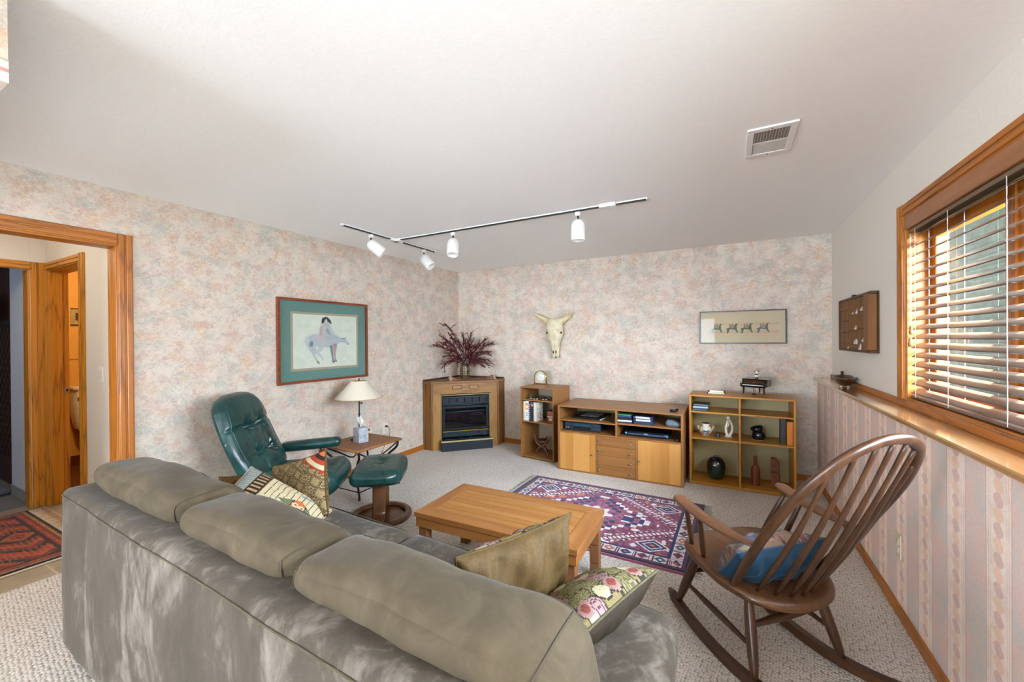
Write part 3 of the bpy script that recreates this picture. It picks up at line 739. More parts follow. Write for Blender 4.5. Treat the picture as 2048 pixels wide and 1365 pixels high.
for a, b, nr, nc in secs:
    m.box(b, b+.01, -Hh/2+.018, Hh/2-.018, .008, D-.004, T=TR_)
    for k in range(1, nc): m.box(a+(b-a)*k/nc-.0015, a+(b-a)*k/nc+.0015, -Hh/2+.018, Hh/2-.018, .008, D-.008, b=.0005, T=TR_)
m.build('dividers', TW['Z'], pt, weld=False)
m = MB()
lv = []
for (a, b, nr, nc), rows in zip(secs, ((.115, .03, -.06, -.145), (.07, -.05, -.15), (.08, -.04, -.14))):
    for r_ in rows: m.box(a, b, r_-.002, r_+.002, .008, D-.006, b=.0005, T=TR_); lv.append((a, b, r_))
m.build('shelves', TWD, pt, weld=False)
m = MB(); m.lathe([(.0, .0), (.016, .002), (.018, .008), (.012, .014), (0, .016)], (0, 0, 0), 14, T=TR_ @ Matrix.Translation((-.03, Hh/2, .03)) @ Matrix.Rotation(rad(-90), 4, 'X')); m.build('handle', IRON, pt)
def tray_fig(kind, lx, ly, col, label):
    p = TR_ @ Vector((lx, ly, .036)); t = thing('miniature_figure', label, 'figurine', (XR+p.x, 3.86+p.y, 1.4965+p.z), rad(-90), "miniatures in the printer's tray")
    c = plain(col, .5, var=.1); m = MB()
    if kind == 'dog': m.ball((0, 0, .018), (.018, .008, .010), 10); m.ball((.018, 0, .03), (.009, .007, .008), 8); [m.tube([(x, y, .014), (x, y, 0)], .0035, 6) for x in (-.012, .012) for y in (-.005, .005)]; m.tube([(-.017, 0, .02), (-.026, 0, .032)], .002, 5); m.ball((.017, 0, .038), (.003, .006, .005), 6)
    elif kind == 'cone': m.lathe([(.018, 0), (.012, .02), (.004, .045), (0, .05)], (0, 0, 0), 14)
    elif kind == 'bird': m.ball((0, 0, .014), (.02, .01, .011), 10); m.ball((.018, 0, .028), .008, 8); m.tube([(.024, 0, .028), (.032, 0, .026)], [.003, .001], 6); m.tube([(-.016, 0, .016), (-.032, 0, .022)], [.006, .002], 6); m.tube([(.0, 0, .008), (0, 0, 0)], .003, 5)
    elif kind == 'shell': m.lathe([(.0, 0), (.014, .002), (.012, .010), (.005, .018), (0, .021)], (0, 0, 0), 14, sx=1.4)
    m.build('body', c, t)
tray_fig('dog', .02, -.148, '#b9bab8', 'tiny grey animal on the lowest shelf in the middle section of the tray')
tray_fig('cone', .075, -.148, '#a9acab', 'tiny grey wedge figure beside the animal low in the tray middle section')
tray_fig('bird', .22, -.138, '#b4b7b8', 'tiny pale bird on the lowest shelf of the tray right section')
tray_fig('dog', .29, -.138, '#c7c5bf', 'tiny pale animal at the right end of the lowest tray shelf')
tray_fig('cone', .17, -.187, '#b0aeaa', 'tiny grey cone on the bottom rim of the tray right section')
tray_fig('shell', -.02, .072, '#b5a58a', 'tiny tan shell on the top shelf of the tray middle section')
tray_fig('dog', .075, .072, '#cfc9bd', 'tiny cream animal on the top shelf of the tray middle section')
tray_fig('bird', .185, .082, '#c2bdb2', 'tiny bird at the left of the top shelf in the tray right section')
tray_fig('dog', .28, .082, '#d8cfb8', 'tiny cream and yellow animal at the right end of the top tray shelf')
tray_fig('bird', .035, -.048, '#c9b48d', 'tiny tan bird on the middle shelf in the middle of the tray')
tray_fig('shell', -.145, -.187, '#d0c2a6', 'tiny cream shell on the bottom rim between two tray sections')
# wooden bowl on the ledge
t = thing('wooden_bowl', 'dark carved wooden bowl with a stub handle on the window ledge', 'bowl', (.795, 4.0, 1.012), rad(82))
m = MB(); prof = [(0, .012), (.06, .012), (.10, .03), (.135, .062), (.15, .078), (.143, .080), (.125, .062), (.09, .034), (.05, .022), (0, .020)]
m.lathe(prof, (0, 0, 0), 32, sx=1.35, sy=.5); m.build('body', DKWOOD['X'], t)
m = MB(); m.tube([(.19, 0, .072), (.215, 0, .085), (.225, 0, .102)], [.012, .010, .012], 8); m.build('handle', DKWOOD['X'], t)
m = MB()
for x, y in ((.06, .02), (-.06, .02), (-.06, -.02), (.06, -.02)): m.ball((x, y, .007), (.009, .009, .007), 8)
m.build('feet', plain('#cbb89a', .5), t)
# cow skull on the back wall
sk = thing('cow_skull', 'bleached horned cow skull hung on the back wall', 'skull', (-1.925, YB, 1.45))
BONE = plain('#cbbf9f', .6, var=.12, scale=18)
cs = [  # z, half width, depth, y centre(out)
 (.21, .085, .05, -.07), (.18, .098, .065, -.08), (.12, .104, .07, -.085), (.06, .112, .072, -.085), (.015, .113, .07, -.08), (-.03, .092, .062, -.072), (-.08, .066, .055, -.066), (-.13, .058, .05, -.06), (-.18, .052, .042, -.052), (-.215, .045, .034, -.046), (-.25, .040, .026, -.04), (-.272, .03, .018, -.036)]
def skull_fn(u, v):
    k = v*(len(cs)-1); i = min(int(k), len(cs)-2); f = k-i; z, w, d, y = [a+(b-a)*f for a, b in zip(cs[i], cs[i+1])]
    th = 2*PI*u; c, s_ = math.cos(th), math.sin(th)
    x = w*math.copysign(abs(c)**.8, c); yy = y+d*math.copysign(abs(s_)**.75, s_)
    dent = 0
    for sx in (-1, 1):
        q = ((x-sx*.088)**2/.022**2+(z-.03)**2/.03**2); 
        if s_ < .2: dent += .035*math.exp(-q)
    if s_ < 0: dent += .010*math.exp(-(x/.006)**2)*(1 if z < .12 else 0)
    return (x, min(yy+dent, -.002), z)
m = MB(); m.grid(skull_fn, 40, 44, closeu=True)
m.add([skull_fn(k/40, 0) for k in range(40)], [list(range(40))]); m.add([skull_fn(k/40, 1) for k in range(40)], [list(range(40))])
m.build('cranium', BONE, sk)
DK = plain('#2a211a', .9)
m = MB()
for sx in (-1, 1): m.ball((sx*.094, -.088, .035), (.016, .02, .026), 12)
m.build('eye_sockets', DK, sk)
m = MB()
for sx in (-1, 1): m.ball((sx*.018, -.081, -.205), (.007, .012, .026), 10)
m.ball((.06, -.14, .07), (.005, .012, .010), 8); m.build('nasal_openings', DK, sk)
for sx, tip in ((-1, (-.285, -.10, .285)), (1, (.225, -.16, .30))):
    m = MB(); pts = bez([(sx*.075, -.08, .165), (sx*.135, -.085, .20), (sx*.2, -.09, .238), tip], 6); n_ = len(pts)
    m.tube(pts, [.036*(1-i/(n_-1))**.7+.005 for i in range(n_)], 14); m.build('horn', plain('#c9b98c', .5, var=.15, scale=22), sk)
m = MB()
for sx in (-1, 1): m.tube([(sx*.026, -.052, -.24), (sx*.026, -.045, -.285)], [.018, .014], 8)
m.build('jaw_tip', BONE, sk)
# ------------------------------------------------------------------ sofa
SO = thing('sofa', 'large taupe suede sofa seen from behind in the foreground', 'sofa', (-2.635, .629, 0), rad(-2.2))
def soft(c, h, r, n, mat, name, parent, bulge=.0, fn=None, T=None):
    m = MB(); m.rbox(c, h, r, n, bulge, 0, T, fn); return m.build(name, mat, parent)
SL = 2.44
def backfn(p):
    k = .0025*math.sin(p.x*6+p.z*4)+.001*math.sin(p.x*17+p.z*11)
    p.y += k*(1 if p.y < 0 else .3); return p
soft((SL/2, .072, .40), (SL/2, .072, .352), .035, 26, SUEDE, 'back_frame', SO, .006, backfn)
m = MB()
for y, z in ((.012, .738),): m.tube([MB.rpt((SL/2, .072, .352), .035, .006, backfn, Vector((-SL/2*.985+SL*.985*x/60, -.0719, .326)), .0012)+Vector((SL/2, .072, .40)) for x in range(61)], .0028, 6)
m.build('back_seam', SUEDE2, SO)
soft((SL/2, .50, .18), (SL/2-.005, .43, .13), .03, 14, SUEDE2, 'base', SO)
for k, (a, b) in enumerate(((.0, 1.222), (1.224, SL+.004))):
    def sf(p, k=k):
        p.z += .006*math.sin(p.x*7+k*2)*math.cos(p.y*9); return p
    m = MB(); m.rbox(((a+b)/2, .56, .375), ((b-a)/2, .40, .082), .06, 18, .022, 0, None, sf)
    cu = m.build('seat_cushion', SUEDE, SO)
    m = MB(); m.tube([(a+.05+(b-a-.1)*i/20, .955, .438) for i in range(21)], .004, 5); m.build('seam', SUEDE2, cu)
for x, y in ((.08, .08), (SL-.08, .08), (.08, .88), (SL-.08, .88)):
    m = MB(); m.lathe([(.022, 0), (.028, .05)], (x, y, 0), 12); m.build('leg', DKWOOD['Z'], SO)
SEAM = plain('#463d30', .9); cnum = 0
for a, b, dz in ((.03, .925, .012), (.92, 1.59, .0), (1.585, 2.365, -.004)):
    cnum += 1; hc_ = Vector(((b-a)/2, .125, .19)); cc = Vector(((a+b)/2, .275, .632+dz))
    def cf(p, a=a, b=b, cnum=cnum):
        x = p.x/((b-a)/2); z = p.z/.19; p = p.copy()
        p.z += .010*math.cos(x*1.4)*(1 if p.z > 0 else 0)
        if p.z > 0: p.y += (.006*math.sin(p.x*15+cnum)+.003*math.sin(p.x*41+cnum*3))*z
        p.z += .004*math.sin(p.x*12+p.y*18+cnum)
        p.y -= .06*z+.02                     # leans back over the frame
        return p
    m = MB(); m.rbox(cc, hc_, .07, 24, .020, 0, None, cf)
    cu = m.build('back_cushion', SUEDE2, SO)
    def seam(path):
        m = MB(); P = []
        for p0, p1 in zip(path, path[1:]):
            for t in range(24): P.append(MB.rpt(hc_, .07, .020, cf, Vector(p0).lerp(Vector(p1), t/24), .0006)+cc)
        m.tube(P, .0026, 6); m.build('seam', SEAM, cu)
    X, Y, Z_ = hc_*.9999
    seam([(-X*.98, -Y, Z_*.05), (-X*.93, -Y, Z_*.42), (X*.93, -Y, Z_*.42), (X*.98, -Y, -Z_*.2)])          # rear
    seam([(-X*.93, Y, Z_*.5), (-X*.93, Y*.97, Z_), (X*.93, Y*.97, Z_), (X*.93, Y, Z_*.5)])               # front of the top
    seam([(X*.93, Y*.97, Z_), (X*.93, -Y, Z_), (X*.93, -Y, Z_*.42)]); seam([(-X*.93, Y*.97, Z_), (-X*.93, -Y, Z_), (-X*.93, -Y, Z_*.42)])
# ------------------------------------------------------------------ throw pillows
def pillow(name, label, c, ex, ey, th, colfront, colback, mat, side=None, n=30, cat='pillow', group=None, puff=1.0, parts=True, wr=.0):
    """c centre, ex/ey half-edge vectors; front = +normal"""
    ex, ey = Vector(ex), Vector(ey); nz = ex.cross(ey).normalized(); hw, hh = ex.length, ey.length
    T = mapto(c, ex, ey); t = thing(name, label, cat, c, 0, group); T = T.copy(); T.translation = (0, 0, 0)
    def P(u, v, s_):
        x, y = 2*u-1, 2*v-1
        k = max(0, (1-abs(x)**2.6)*(1-abs(y)**2.6))**.55
        # edges pull in between the corners
        xx = x*(1-.07*(1-y*y)*abs(x)); yy = y*(1-.07*(1-x*x)*abs(y))
        w = wr*(math.sin(x*9+y*3)*.5+math.sin(x*21-y*5)*.35)*(1-k*.6)*min(1, (1-abs(y))*5)
        return (xx*hw, yy*hh, s_*(th*k*puff+.0035)+w*k**.5)
    def mk(nm, s_, cf, lab):
        m = MB(); m.grid(lambda u, v: P(u, v, s_), n, n, T=T, colfn=cf, smooth=True); return m.build(nm, mat, t, label=lab)
    mk('front_cover', 1, colfront, None); mk('back_cover', -1, colback, None)
    m = MB(); pts = []
    for i in range(n): pts.append(P(i/n, 0, 0))
    for i in range(n): pts.append(P(1, i/n, 0))
    for i in range(n): pts.append(P(1-i/n, 1, 0))
    for i in range(n): pts.append(P(0, 1-i/n, 0))
    m.tube(pts, .0045, 6, T=T, closed=True)
    for i in range(len(m.f)): m.col[i] = (side or colback)(.5, .5) if callable(side or colback) else side
    m.build('edge_piping', mat, t); return t
FAB = vcol('woven_cover', .95, 260, .0); FABS = vcol('satin_cover', .72, 120, .0, .1)
tan = lin('#a98f66'); brn = lin('#5e4529'); dbr = lin('#2d1f16'); red = lin('#a23a24'); cream = lin('#c4b897'); blu = lin('#7d8a8c'); ora = lin('#b9683a'); grn = lin('#7b8560'); ochre = lin('#a97a30')
def brownkilim(dark):
    a0, b0 = (lin('#a08d66'), lin('#503d27')) if not dark else (lin('#7d5e2c'), lin('#3a260e'))
    def f(u, v):
        x, y = (u-.5)*2, (v-.5)*2
        g_ = .5+.5*NZ2(u*90, v*90)
        c = lerp(a0, b0, .18*g_)
        # hexagon lattice with hooked motifs
        hx = abs(((x*2.3+y*.45+4) % 1)-.5); hy = abs(((y*2.5-x*.25+4) % 1)-.5)
        d = max(hy, hx*.9+hy*.5)
        if .36 < d < .42 or .45 < d < .485: c = b0
        q = (math.sin(x*52)*math.sin(y*58+math.sin(x*26)*1.6))
        if d < .33 and q > .15: c = lerp(c, b0, .85)
        if not dark and u+v > 1.62+.06*abs(((u-v)*9) % 2-1):
            k = (u+v-1.62)*14
            c = [red, cream, red, dbr, ora, dbr, dbr, cream, red][int(k) % 9] if g_ > .15 else dbr
        return tuple(z*(.85+.25*g_) for z in c)
    return f
pillow('throw_pillow', 'brown woven kilim pillow with a red zigzag corner behind the striped pillow', (-2.014, 1.35, .614), (.228, 0, .074), (-.048, .03, .147), .06, brownkilim(False), brownkilim(True), FAB, n=120, side=brn)
pillow('throw_pillow', 'golden brown patterned pillow with an orange band, behind the striped pillow', (-2.368, 1.24, .515), (.204, 0, .05), (-.036, .02, .148), .055, lambda u, v: ora if .78 < u < .86 else brownkilim(True)(u, v), brownkilim(True), FAB, n=64, side=brn)
def striped(u, v):
    g_ = NZ(u*70, v*70); c = lerp(cream, lin('#c2b48e'), .4*g_)
    # v up the pillow, u across; toothed bands across the top end
    if v > .86: c = blu if (u*22) % 1 > .18 else cream
    elif v > .72:
        c = dbr if ((u*13) % 1 > .45 or v > .84 or v < .735) else tan
    elif v > .60 and u < .45: c = blu if (v*60) % 1 > .25 else cream
    elif v > .50 and u < .40: c = dbr if (u*24+v*6) % 1 > .5 else tan
    else:
        s_ = (v*17+.02*math.sin(u*30)) % 1
        if s_ < .14: c = dbr if int(v*17) % 2 else lin('#8b5a44')
        x, y = (u-.55)/.14, (v-.30)/.13
        if abs(x)+abs(y)*.6 < 1.05:
            c = dbr
            if abs(x) < .45 and abs(y) < .55: c = cream if (math.sin(u*90)*math.sin(v*80)) < .45 else red
            if x > .45 and abs(y) < .5: c = ora
            if abs(y) > .62 and (u*40) % 1 > .4: c = grn
        if (u-.22)**2/.010+(v-.36)**2/.004 < 1: c = blu
        if abs(u-.84+.3*(v-.25)) < .022 and .08 < v < .34: c = blu
    return tuple(z*(.88+.2*g_) for z in c)
pillow('throw_pillow', 'cream striped kilim pillow with blue and brown bands before the brown pillows', (-1.875, 1.125, .612), (-.078, .147, .039), (-.17, -.068, .13), .06, striped, lambda u, v: cream, FAB, n=120)
gold = lin('#54401f'); olive = lin('#575039')
def floral(base):
    def f(u, v):
        x, y = u*8, v*8; c = lerp(lin('#b7a468'), base, .4)
        i, j = math.floor(x), math.floor(y); best = 9; bi = 0
        for a in (-1, 0, 1):
            for b in (-1, 0, 1):
                h = NZ(i+a+.0, j+b+.0); h2 = NZ2(i+a+.0, j+b+.0); px, py = i+a+.2+.6*h, j+b+.2+.6*h2
                d = math.hypot(x-px, y-py)
                if d < best: best = d; bi = (h*7.3+h2*3.1) % 1; an = math.atan2(y-py, x-px)
        k = best
        if k < .62:
            if bi < .18: c = lin('#9c4f42') if k < .3 else lin('#b79088')
            elif bi < .62: c = lin('#6f6a45') if math.sin(an*8+k*18) > 0 else lin('#a59a6a')
            elif bi < .8: c = lin('#c7a0a0') if math.sin(k*34) > -.3 else lin('#6b4d4a')
            else: c = lin('#d8cfa6')
            if .54 < k: c = lin('#38301e')
        return tuple(z*.55 for z in c)
    return f
def plainc(c, k=.12):
    def f(u, v): return tuple(z*(1-k+2*k*NZ(u*9, v*9)) for z in c)
    return f
pillow('throw_pillow', 'gold satin pillow with a floral front standing on the sofa seat', (-.632, 1.19, .612), (.097, .222, 0), (.022, -.012, .15), .075, lambda u, v: plainc(gold)(u, v), floral(ochre), FABS, n=90, wr=.035, side=gold)
pillow('throw_pillow', 'dark olive floral pillow tipped over beside the right end back cushion', (-.415, 1.25, .535), (.068, .19, .01), (.14, -.05, .095), .075, plainc(lin('#2d2519')), floral(olive), FABS, n=90, wr=.008, side=olive)
# ------------------------------------------------------------------ coffee table
CT = thing('coffee_table', 'low slatted wooden coffee table with grooved legs beside the patterned rug', 'coffee table', (-1.15, 2.10, 0), rad(1.2))
W, D, Z = 1.0, .525, .385
m = MB(); t_ = .03
m.prism([(-W/2, -D/2), (W/2, -D/2), (W/2-.085, -D/2+.085), (-W/2+.085, -D/2+.085)], Z-t_, Z, .002); m.build('top_frame', TEAK['X'], CT, weld=False); m = MB(); m.prism([(W/2, D/2), (-W/2, D/2), (-W/2+.085, D/2-.085), (W/2-.085, D/2-.085)], Z-t_, Z, .002)
m.build('top_frame', TEAK['X'], CT, weld=False)
m = MB(); m.prism([(W/2, -D/2), (W/2, D/2), (W/2-.085, D/2-.085), (W/2-.085, -D/2+.085)], Z-t_, Z, .002); m.build('top_frame', TEAK['Y'], CT, weld=False); m = MB(); m.prism([(-W/2, D/2), (-W/2, -D/2), (-W/2+.085, -D/2+.085), (-W/2+.085, D/2-.085)], Z-t_, Z, .002)
m.build('top_frame', TEAK['Y'], CT, weld=False)
n_ = 7; wd = (D-.176)/n_
for k in range(n_):
    m = MB(); y = -D/2+.088+wd*k; m.box(-W/2+.088, W/2-.088, y+.0026, y+wd-.0026, Z-.022, Z-.001, b=.0015); m.build('top_slat', wood(['#ab783e', '#a67237', '#b07f46', '#a06c34'][k % 4], '#8a5826', 'X', .38), CT, weld=False)
m = MB(); m.box(-W/2+.086, W/2-.086, -D/2+.086, D/2-.086, Z-.03, Z-.023); m.build('underboard', plain('#2d1b0c', .8), CT)
m = MB()
m.box(-W/2+.006, W/2-.006, -D/2+.006, -D/2+.028, Z-.085, Z-t_); m.build('apron', TEAK['X'], CT, weld=False); m = MB(); m.box(-W/2+.006, W/2-.006, D/2-.028, D/2-.006, Z-.085, Z-t_); m.build('apron', TEAK['X'], CT, weld=False)
m = MB(); m.box(-W/2+.006, -W/2+.028, -D/2+.028, D/2-.028, Z-.085, Z-t_); m.build('apron', TEAK['Y'], CT, weld=False); m = MB(); m.box(W/2-.028, W/2-.006, -D/2+.028, D/2-.028, Z-.085, Z-t_); m.build('apron', TEAK['Y'], CT, weld=False)
for sx in (-1, 1):
    for sy in (-1, 1):
        x, y = sx*(W/2-.045), sy*(D/2-.045); m = MB(); zs = [0, .085, .19, .30]
        for a, b in zip(zs, zs[1:]): m.box(x-.027, x+.027, y-.027, y+.027, a+.0025, b-.0025, b=.002)
        m.box(x-.024, x+.024, y-.024, y+.024, .001, .31); m.build('leg', wood('#8f6038', '#6a4122', 'Z', .42), CT, weld=False)
# ------------------------------------------------------------------ rugs
RUGM = vcol('knotted_wool', .95, 240, .15, .5)
def paintmesh(name, w, h, nx, ny, fn, z=.012):
    m = MB(); m.grid(lambda u, v: ((u-.5)*w, (v-.5)*h, z+.0006*math.sin(u*97)*math.sin(v*83)), nx, ny, colfn=fn, smooth=False)
    m.add([(-w/2, -h/2, 0), (w/2, -h/2, 0), (w/2, h/2, 0), (-w/2, h/2, 0), (-w/2, -h/2, z), (w/2, -h/2, z), (w/2, h/2, z), (-w/2, h/2, z)], [[0, 1, 5, 4], [1, 2, 6, 5], [2, 3, 7, 6], [3, 0, 4, 7]], 0, False, None, [fn(.5, .002)]*4)
    return m
nav = lin('#1d2458'); mar = lin('#6b2740'); pur = lin('#5a2f55'); ros = lin('#a15c78'); wht = lin('#d2ccd0'); ong = lin('#b06a45'); dk = lin('#211c33'); tea = lin('#2e4d55')
def rugfn(u, v):
    X, Y = (u-.5)*1.55, (v-.5)*1.15; ax, ay = abs(X), abs(Y); dx, dy = .775-ax, .575-ay; e = min(dx, dy)
    g_ = NZ(u*150, v*110); g2_ = NZ2(u*60, v*44)
    if dy < .012: return ros
    if e < .05: c = dk if e < .035 else pur; return tuple(z*(.7+.6*g_) for z in c)
    if e < .135:     # white border with stepped motifs
        s_ = X if dy < dx else Y; k = (s_*9.3+5) % 1; j = int(s_*9.3+50) % 4; w_ = abs(k-.5)
        y_ = (e-.0925)/.043
        if e < .058 or e > .128: return nav
        c = wht
        if abs(y_)*.55+w_*1.2 < .44: c = [ong, nav, lin('#7c3040'), tea][j]
        if abs(abs(w_-.42)-.03) < .02 and abs(y_) < .8: c = mar
        if w_*1.2+abs(y_)*.5 < .16: c = [wht, ong, nav, wht][j]
        return tuple(z*(.8+.35*g_) for z in c)
    if e < .15: return tuple(z*(.8+.4*g_) for z in nav)
    c = lerp(mar, ros, .75*g2_) if g_ > .4 else lerp(mar, pur, g2_)
    fx, fy = .625, .425                       # field half sizes
    # small scattered motifs
    q1 = NZ2(X*26+40, Y*26+40)
    if q1 > .74: c = [nav, wht, ong, tea][int(NZ(X*9+20, Y*9+20)*3.99)]
    # beaded chains forming the large hexagon
    dl = ax*.80+ay*1.05-.56
    if abs(dl) < .030:
        w_ = ((ax-ay)*22) % 1; c = wht if abs(w_-.5) < .33 and abs(dl) < .022 else mar
    elif abs(abs(dl)-.055) < .010: c = wht if ((ax-ay)*16) % 1 > .7 else c
    # corner diamonds
    d = abs(ax-.515)*1.0+abs(ay-.325)*1.25
    if d < .115:
        c = wht if d > .098 else (nav if d > .068 else (wht if d > .055 else (nav if d > .022 else ong)))
    d = abs(ax-.40)+abs(ay-.375)*1.0
    if d < .028: c = wht
    # central stepped medallion
    st_ = .04; qx, qy = math.floor(ax/st_)*st_, math.floor(ay/st_)*st_
    dm = max(qx*.82+qy*1.0, 0)
    if dm < .345:
        c = wht if dm > .315 else (nav if dm > .285 else lerp(mar, ros, g2_*.8))
        if dm < .285 and ((X*14) % 1 < .3) and ((Y*14) % 1 < .3): c = ong
        if dm < .235: c = nav if dm > .21 else lerp(pur, ros, g2_)
        if ax < .30 and ax > .24 and ay < .06: c = nav if ay < .04 else wht
        r_ = max(ax*.9, ay) if False else math.hypot(ax*.95, ay*1.1)
        lob = .13+.022*math.cos(8*math.atan2(Y, X))
        if r_ < lob:
            c = wht
            if math.hypot((ax*12) % 1-.5, (ay*12) % 1-.5) < .22: c = [nav, mar, ong][int(ax*24+ay*36) % 3]
            if ax < .05 and ay < .045: c = ros
    return tuple(min(1, z*(.85+.55*g_)) for z in c)
rg = thing('area_rug', 'purple and navy patterned wool rug with a white medallion in front of the low cabinet', 'rug', (-.965, 3.155, 0), rad(-1.2))
paintmesh('pile', 1.55, 1.15, 300, 222, rugfn).build('pile', RUGM, rg, weld=False, fixn=False)
FR = plain('#9d9a94', .95, var=.15)
for s_ in (-1, 1):
    m = MB()
    for k in range(110):
        y = -.57+k*.01045; x = s_*.775; a = rnd.uniform(-.01, .01); m.tube([(x, y, .007), (x+s_*.03, y+a*.6, .006), (x+s_*(.055+rnd.uniform(-.012, .01)), y+a*1.6, .004)], .002, 4)
    m.build('fringe', FR, rg)
hr = lin('#8c2a1a'); ho = lin('#b4552a'); hb = lin('#1c1420'); hy_ = lin('#b78b4a')
def hallrug(u, v):
    X, Y = (u-.5)*1.30, (v-.5)*1.6; dx, dy = .65-abs(X), .8-abs(Y); e = min(dx, dy); g_ = NZ(u*120, v*140)
    st_ = (X+Y)*38 if True else 0
    if e < .10:
        k = e/.10; c = [hb, hy_, hr, ho, hr, hb][int(k*6) % 6]
        if ((X*30+Y*30) % 1) > .6: c = lerp(c, hb, .6)
    else:
        ay = abs((Y+10.25) % .75-.375); d = abs(X)*.9+ay*1.15; j = int(d*19)
        c = [hr, ho, hb, hr, ho, hr, hb, lin('#c22a1c'), ho, hr, hb, ho][j % 12]
        if ((X*26) % 1) > .55: c = lerp(c, hb, .45)
        if (abs(X*40) % 1) < .2 and (Y*38 % 1) < .3: c = hy_
    return tuple(z*(.7+.5*g_) for z in c)
hg = thing('hall_rug', 'red and orange tribal rug on the stone floor of the hall', 'rug', (-4.49, .245, 0))
paintmesh('pile', 1.30, 1.6, 150, 180, hallrug).build('pile', RUGM, hg, weld=False, fixn=False)
m = MB()
for k in range(110):
    x = -.64+k*.0117; a = rnd.uniform(-.01, .01); m.tube([(x, .8, .007), (x+a, .83, .005), (x+a*2, .855+rnd.uniform(0, .02), .003)], .002, 4)
m.build('fringe', plain('#d9cdb4', .95), hg)
m = MB(); m.box(.65, .672, -.8, .8, 0, .006); m.build('selvedge', plain('#c9bda8', .95), hg)
# ------------------------------------------------------------------ recliner and ottoman
WALB = {a: wood('#6b4226', '#43260f', a, .35, coat=.25) for a in 'XYZ'}
RC = thing('recliner_chair', 'green tufted leather recliner with a tall leaning back by the left wall', 'recliner', (-2.86, 1.90, 0), rad(36))
def dimple(x, y, pts, r=.05):
    return sum(a*math.exp(-((x-px)**2+(y-py)**2)/(rr*rr)) for px, py, a, rr in pts)
LEAN = Vector((-.25, 0, .58)).normalized(); BN = Vector((.58, 0, .25)).normalized()
def back_pt(u, v, s_):
    # v 0 bottom .. 1 top, u across (-1..1); length .66
    q = v
    hw = .275+.03*math.sin(PI*min(1, q*1.25))-.0*q
    top = max(0, (q-.72)/.28); hw *= math.sqrt(max(0, 1-top**2.6*.9)) if q < 1 else .32
    x = u*hw; L = q*.67
    k = max(0, 1-abs(u)**3.2)**.5*max(0, 1-max(0, (q-.90)/.10)**2)**.5*(.72+.28*min(1, q/.08))
    th = .085*k
    if s_ > 0:
        d = dimple(x, L, ((-.09, .40, .055, .04), (.09, .40, .055, .04), (-.085, .19, .038, .04), (.085, .19, .038, .04)))
        d += .022*math.exp(-((L-.40-.05*abs(x))/.014)**2)*(1 if abs(x) > .09 else .85)      # cross tuck
        d += .014*math.exp(-((L-.19)/.014)**2)*max(0, 1-abs(x)/.30)
        d += .016*(math.exp(-((abs(x)-.10)/.016)**2))*(1 if .03 < L < .40 else 0)             # upright tucks
        th += .025*k*math.exp(-((L-.53)/.10)**2)+.015*math.exp(-((L-.10)/.08)**2)*k
        for px, py in ((-.09, .40), (.09, .40), (-.085, .19), (.085, .19)):
            rr = math.hypot(x-px, L-py); d += .0045*math.sin(9*math.atan2(L-py, x-px)+px*40)*math.exp(-((rr-.055)/.04)**2)
        th -= d*k
        th += .004*k*math.sin(x*60+L*11)*math.exp(-((L-.44)/.08)**2)
    base = Vector((-.20, 0, .40))
    return base+LEAN*L+Vector((0, x, 0))+BN*(th if s_ > 0 else -th*.75)
m = MB(); m.grid(lambda u, v: back_pt(2*u-1, v, 1), 100, 110); m.grid(lambda u, v: back_pt(2*u-1, v, -1), 100, 24)
m.build('backrest', LEATHER, RC)
for q_ in (.86, -.86):
    m = MB(); m.tube([back_pt(q_, v/40, 1)+BN*.001 for v in range(2, 36)], .0032, 5); m.build('backrest_piping', LEATHER, RC)
def seatfn(hx, hy, pts, hump=.0):
    def f(p):
        x, y = p.x, p.y
        if p.z > 0:
            q = min(1, p.z/.045); p.z += q*(hump*math.exp(-((x-hx+.07)/.08)**2)-dimple(x, y, pts))
            for px, py, a_, r_ in pts[:2]:
                rr = math.hypot(x-px, y-py); p.z += q*.0035*math.sin(8*math.atan2(y-py, x-px))*math.exp(-((rr-.06)/.04)**2)
        # plan rounded at the front
        e = max(0, (x-hx*.35)/(hx*.65)); p.y *= 1-.16*e*e
        return p
    return f
m = MB(); m.rbox((.045, 0, .375), (.30, .275, .075), .072, 44, .018, 0, None, seatfn(.30, .275, ((-.02, -.09, .025, .04), (-.02, .09, .025, .04)), .02))
m.build('seat_cushion', LEATHER, RC)
for sy in (1, -1):
    m = MB(); m.rbox((0, 0, 0), (.235, .05, .038), .036, 14, .004, 0, Matrix.Translation((.0, sy*.315, .548 if sy > 0 else .495)) @ Matrix.Rotation(rad(-4), 4, 'Y')); m.build('armrest', LEATHER, RC)
    m = MB(); m.tube(bez([(.10, sy*.315, .52), (.06, sy*.325, .40), (-.02, sy*.31, .28), (-.05, sy*.22, .235)], 5), .03, 8, flat=(.35, 1), up=(0, 1, 0)); m.build('arm_support', WALB['Z'], RC)
def ring(m, r0, r1, h, z0=0):
    m.lathe([(r0, z0+.004), (r0+.006, z0), (r1-.006, z0), (r1, z0+.006), (r1-.002, z0+h-.008), (r1-.012, z0+h), (r0+.008, z0+h), (r0, z0+h-.008), (r0, z0+.004)], (0, 0, 0), 48)
m = MB(); ring(m, .235, .30, .035, .0); m.build('base_ring', WALB['X'], RC)
m = MB(); m.lathe([(.035, .03), (.035, .26), (.09, .285), (.09, .30)], (0, 0, 0), 20); m.build('swivel_post', BLACK, RC)
m = MB()
for sx in (-1, 1): m.tube(bez([(0, sx*.265, .03), (0, sx*.16, .05), (0, sx*.10, .16), (0, sx*.09, .29)], 6), .045, 8, flat=(1, .22), up=(1, 0, 0))
m.build('base_leg', WALB['Z'], RC)
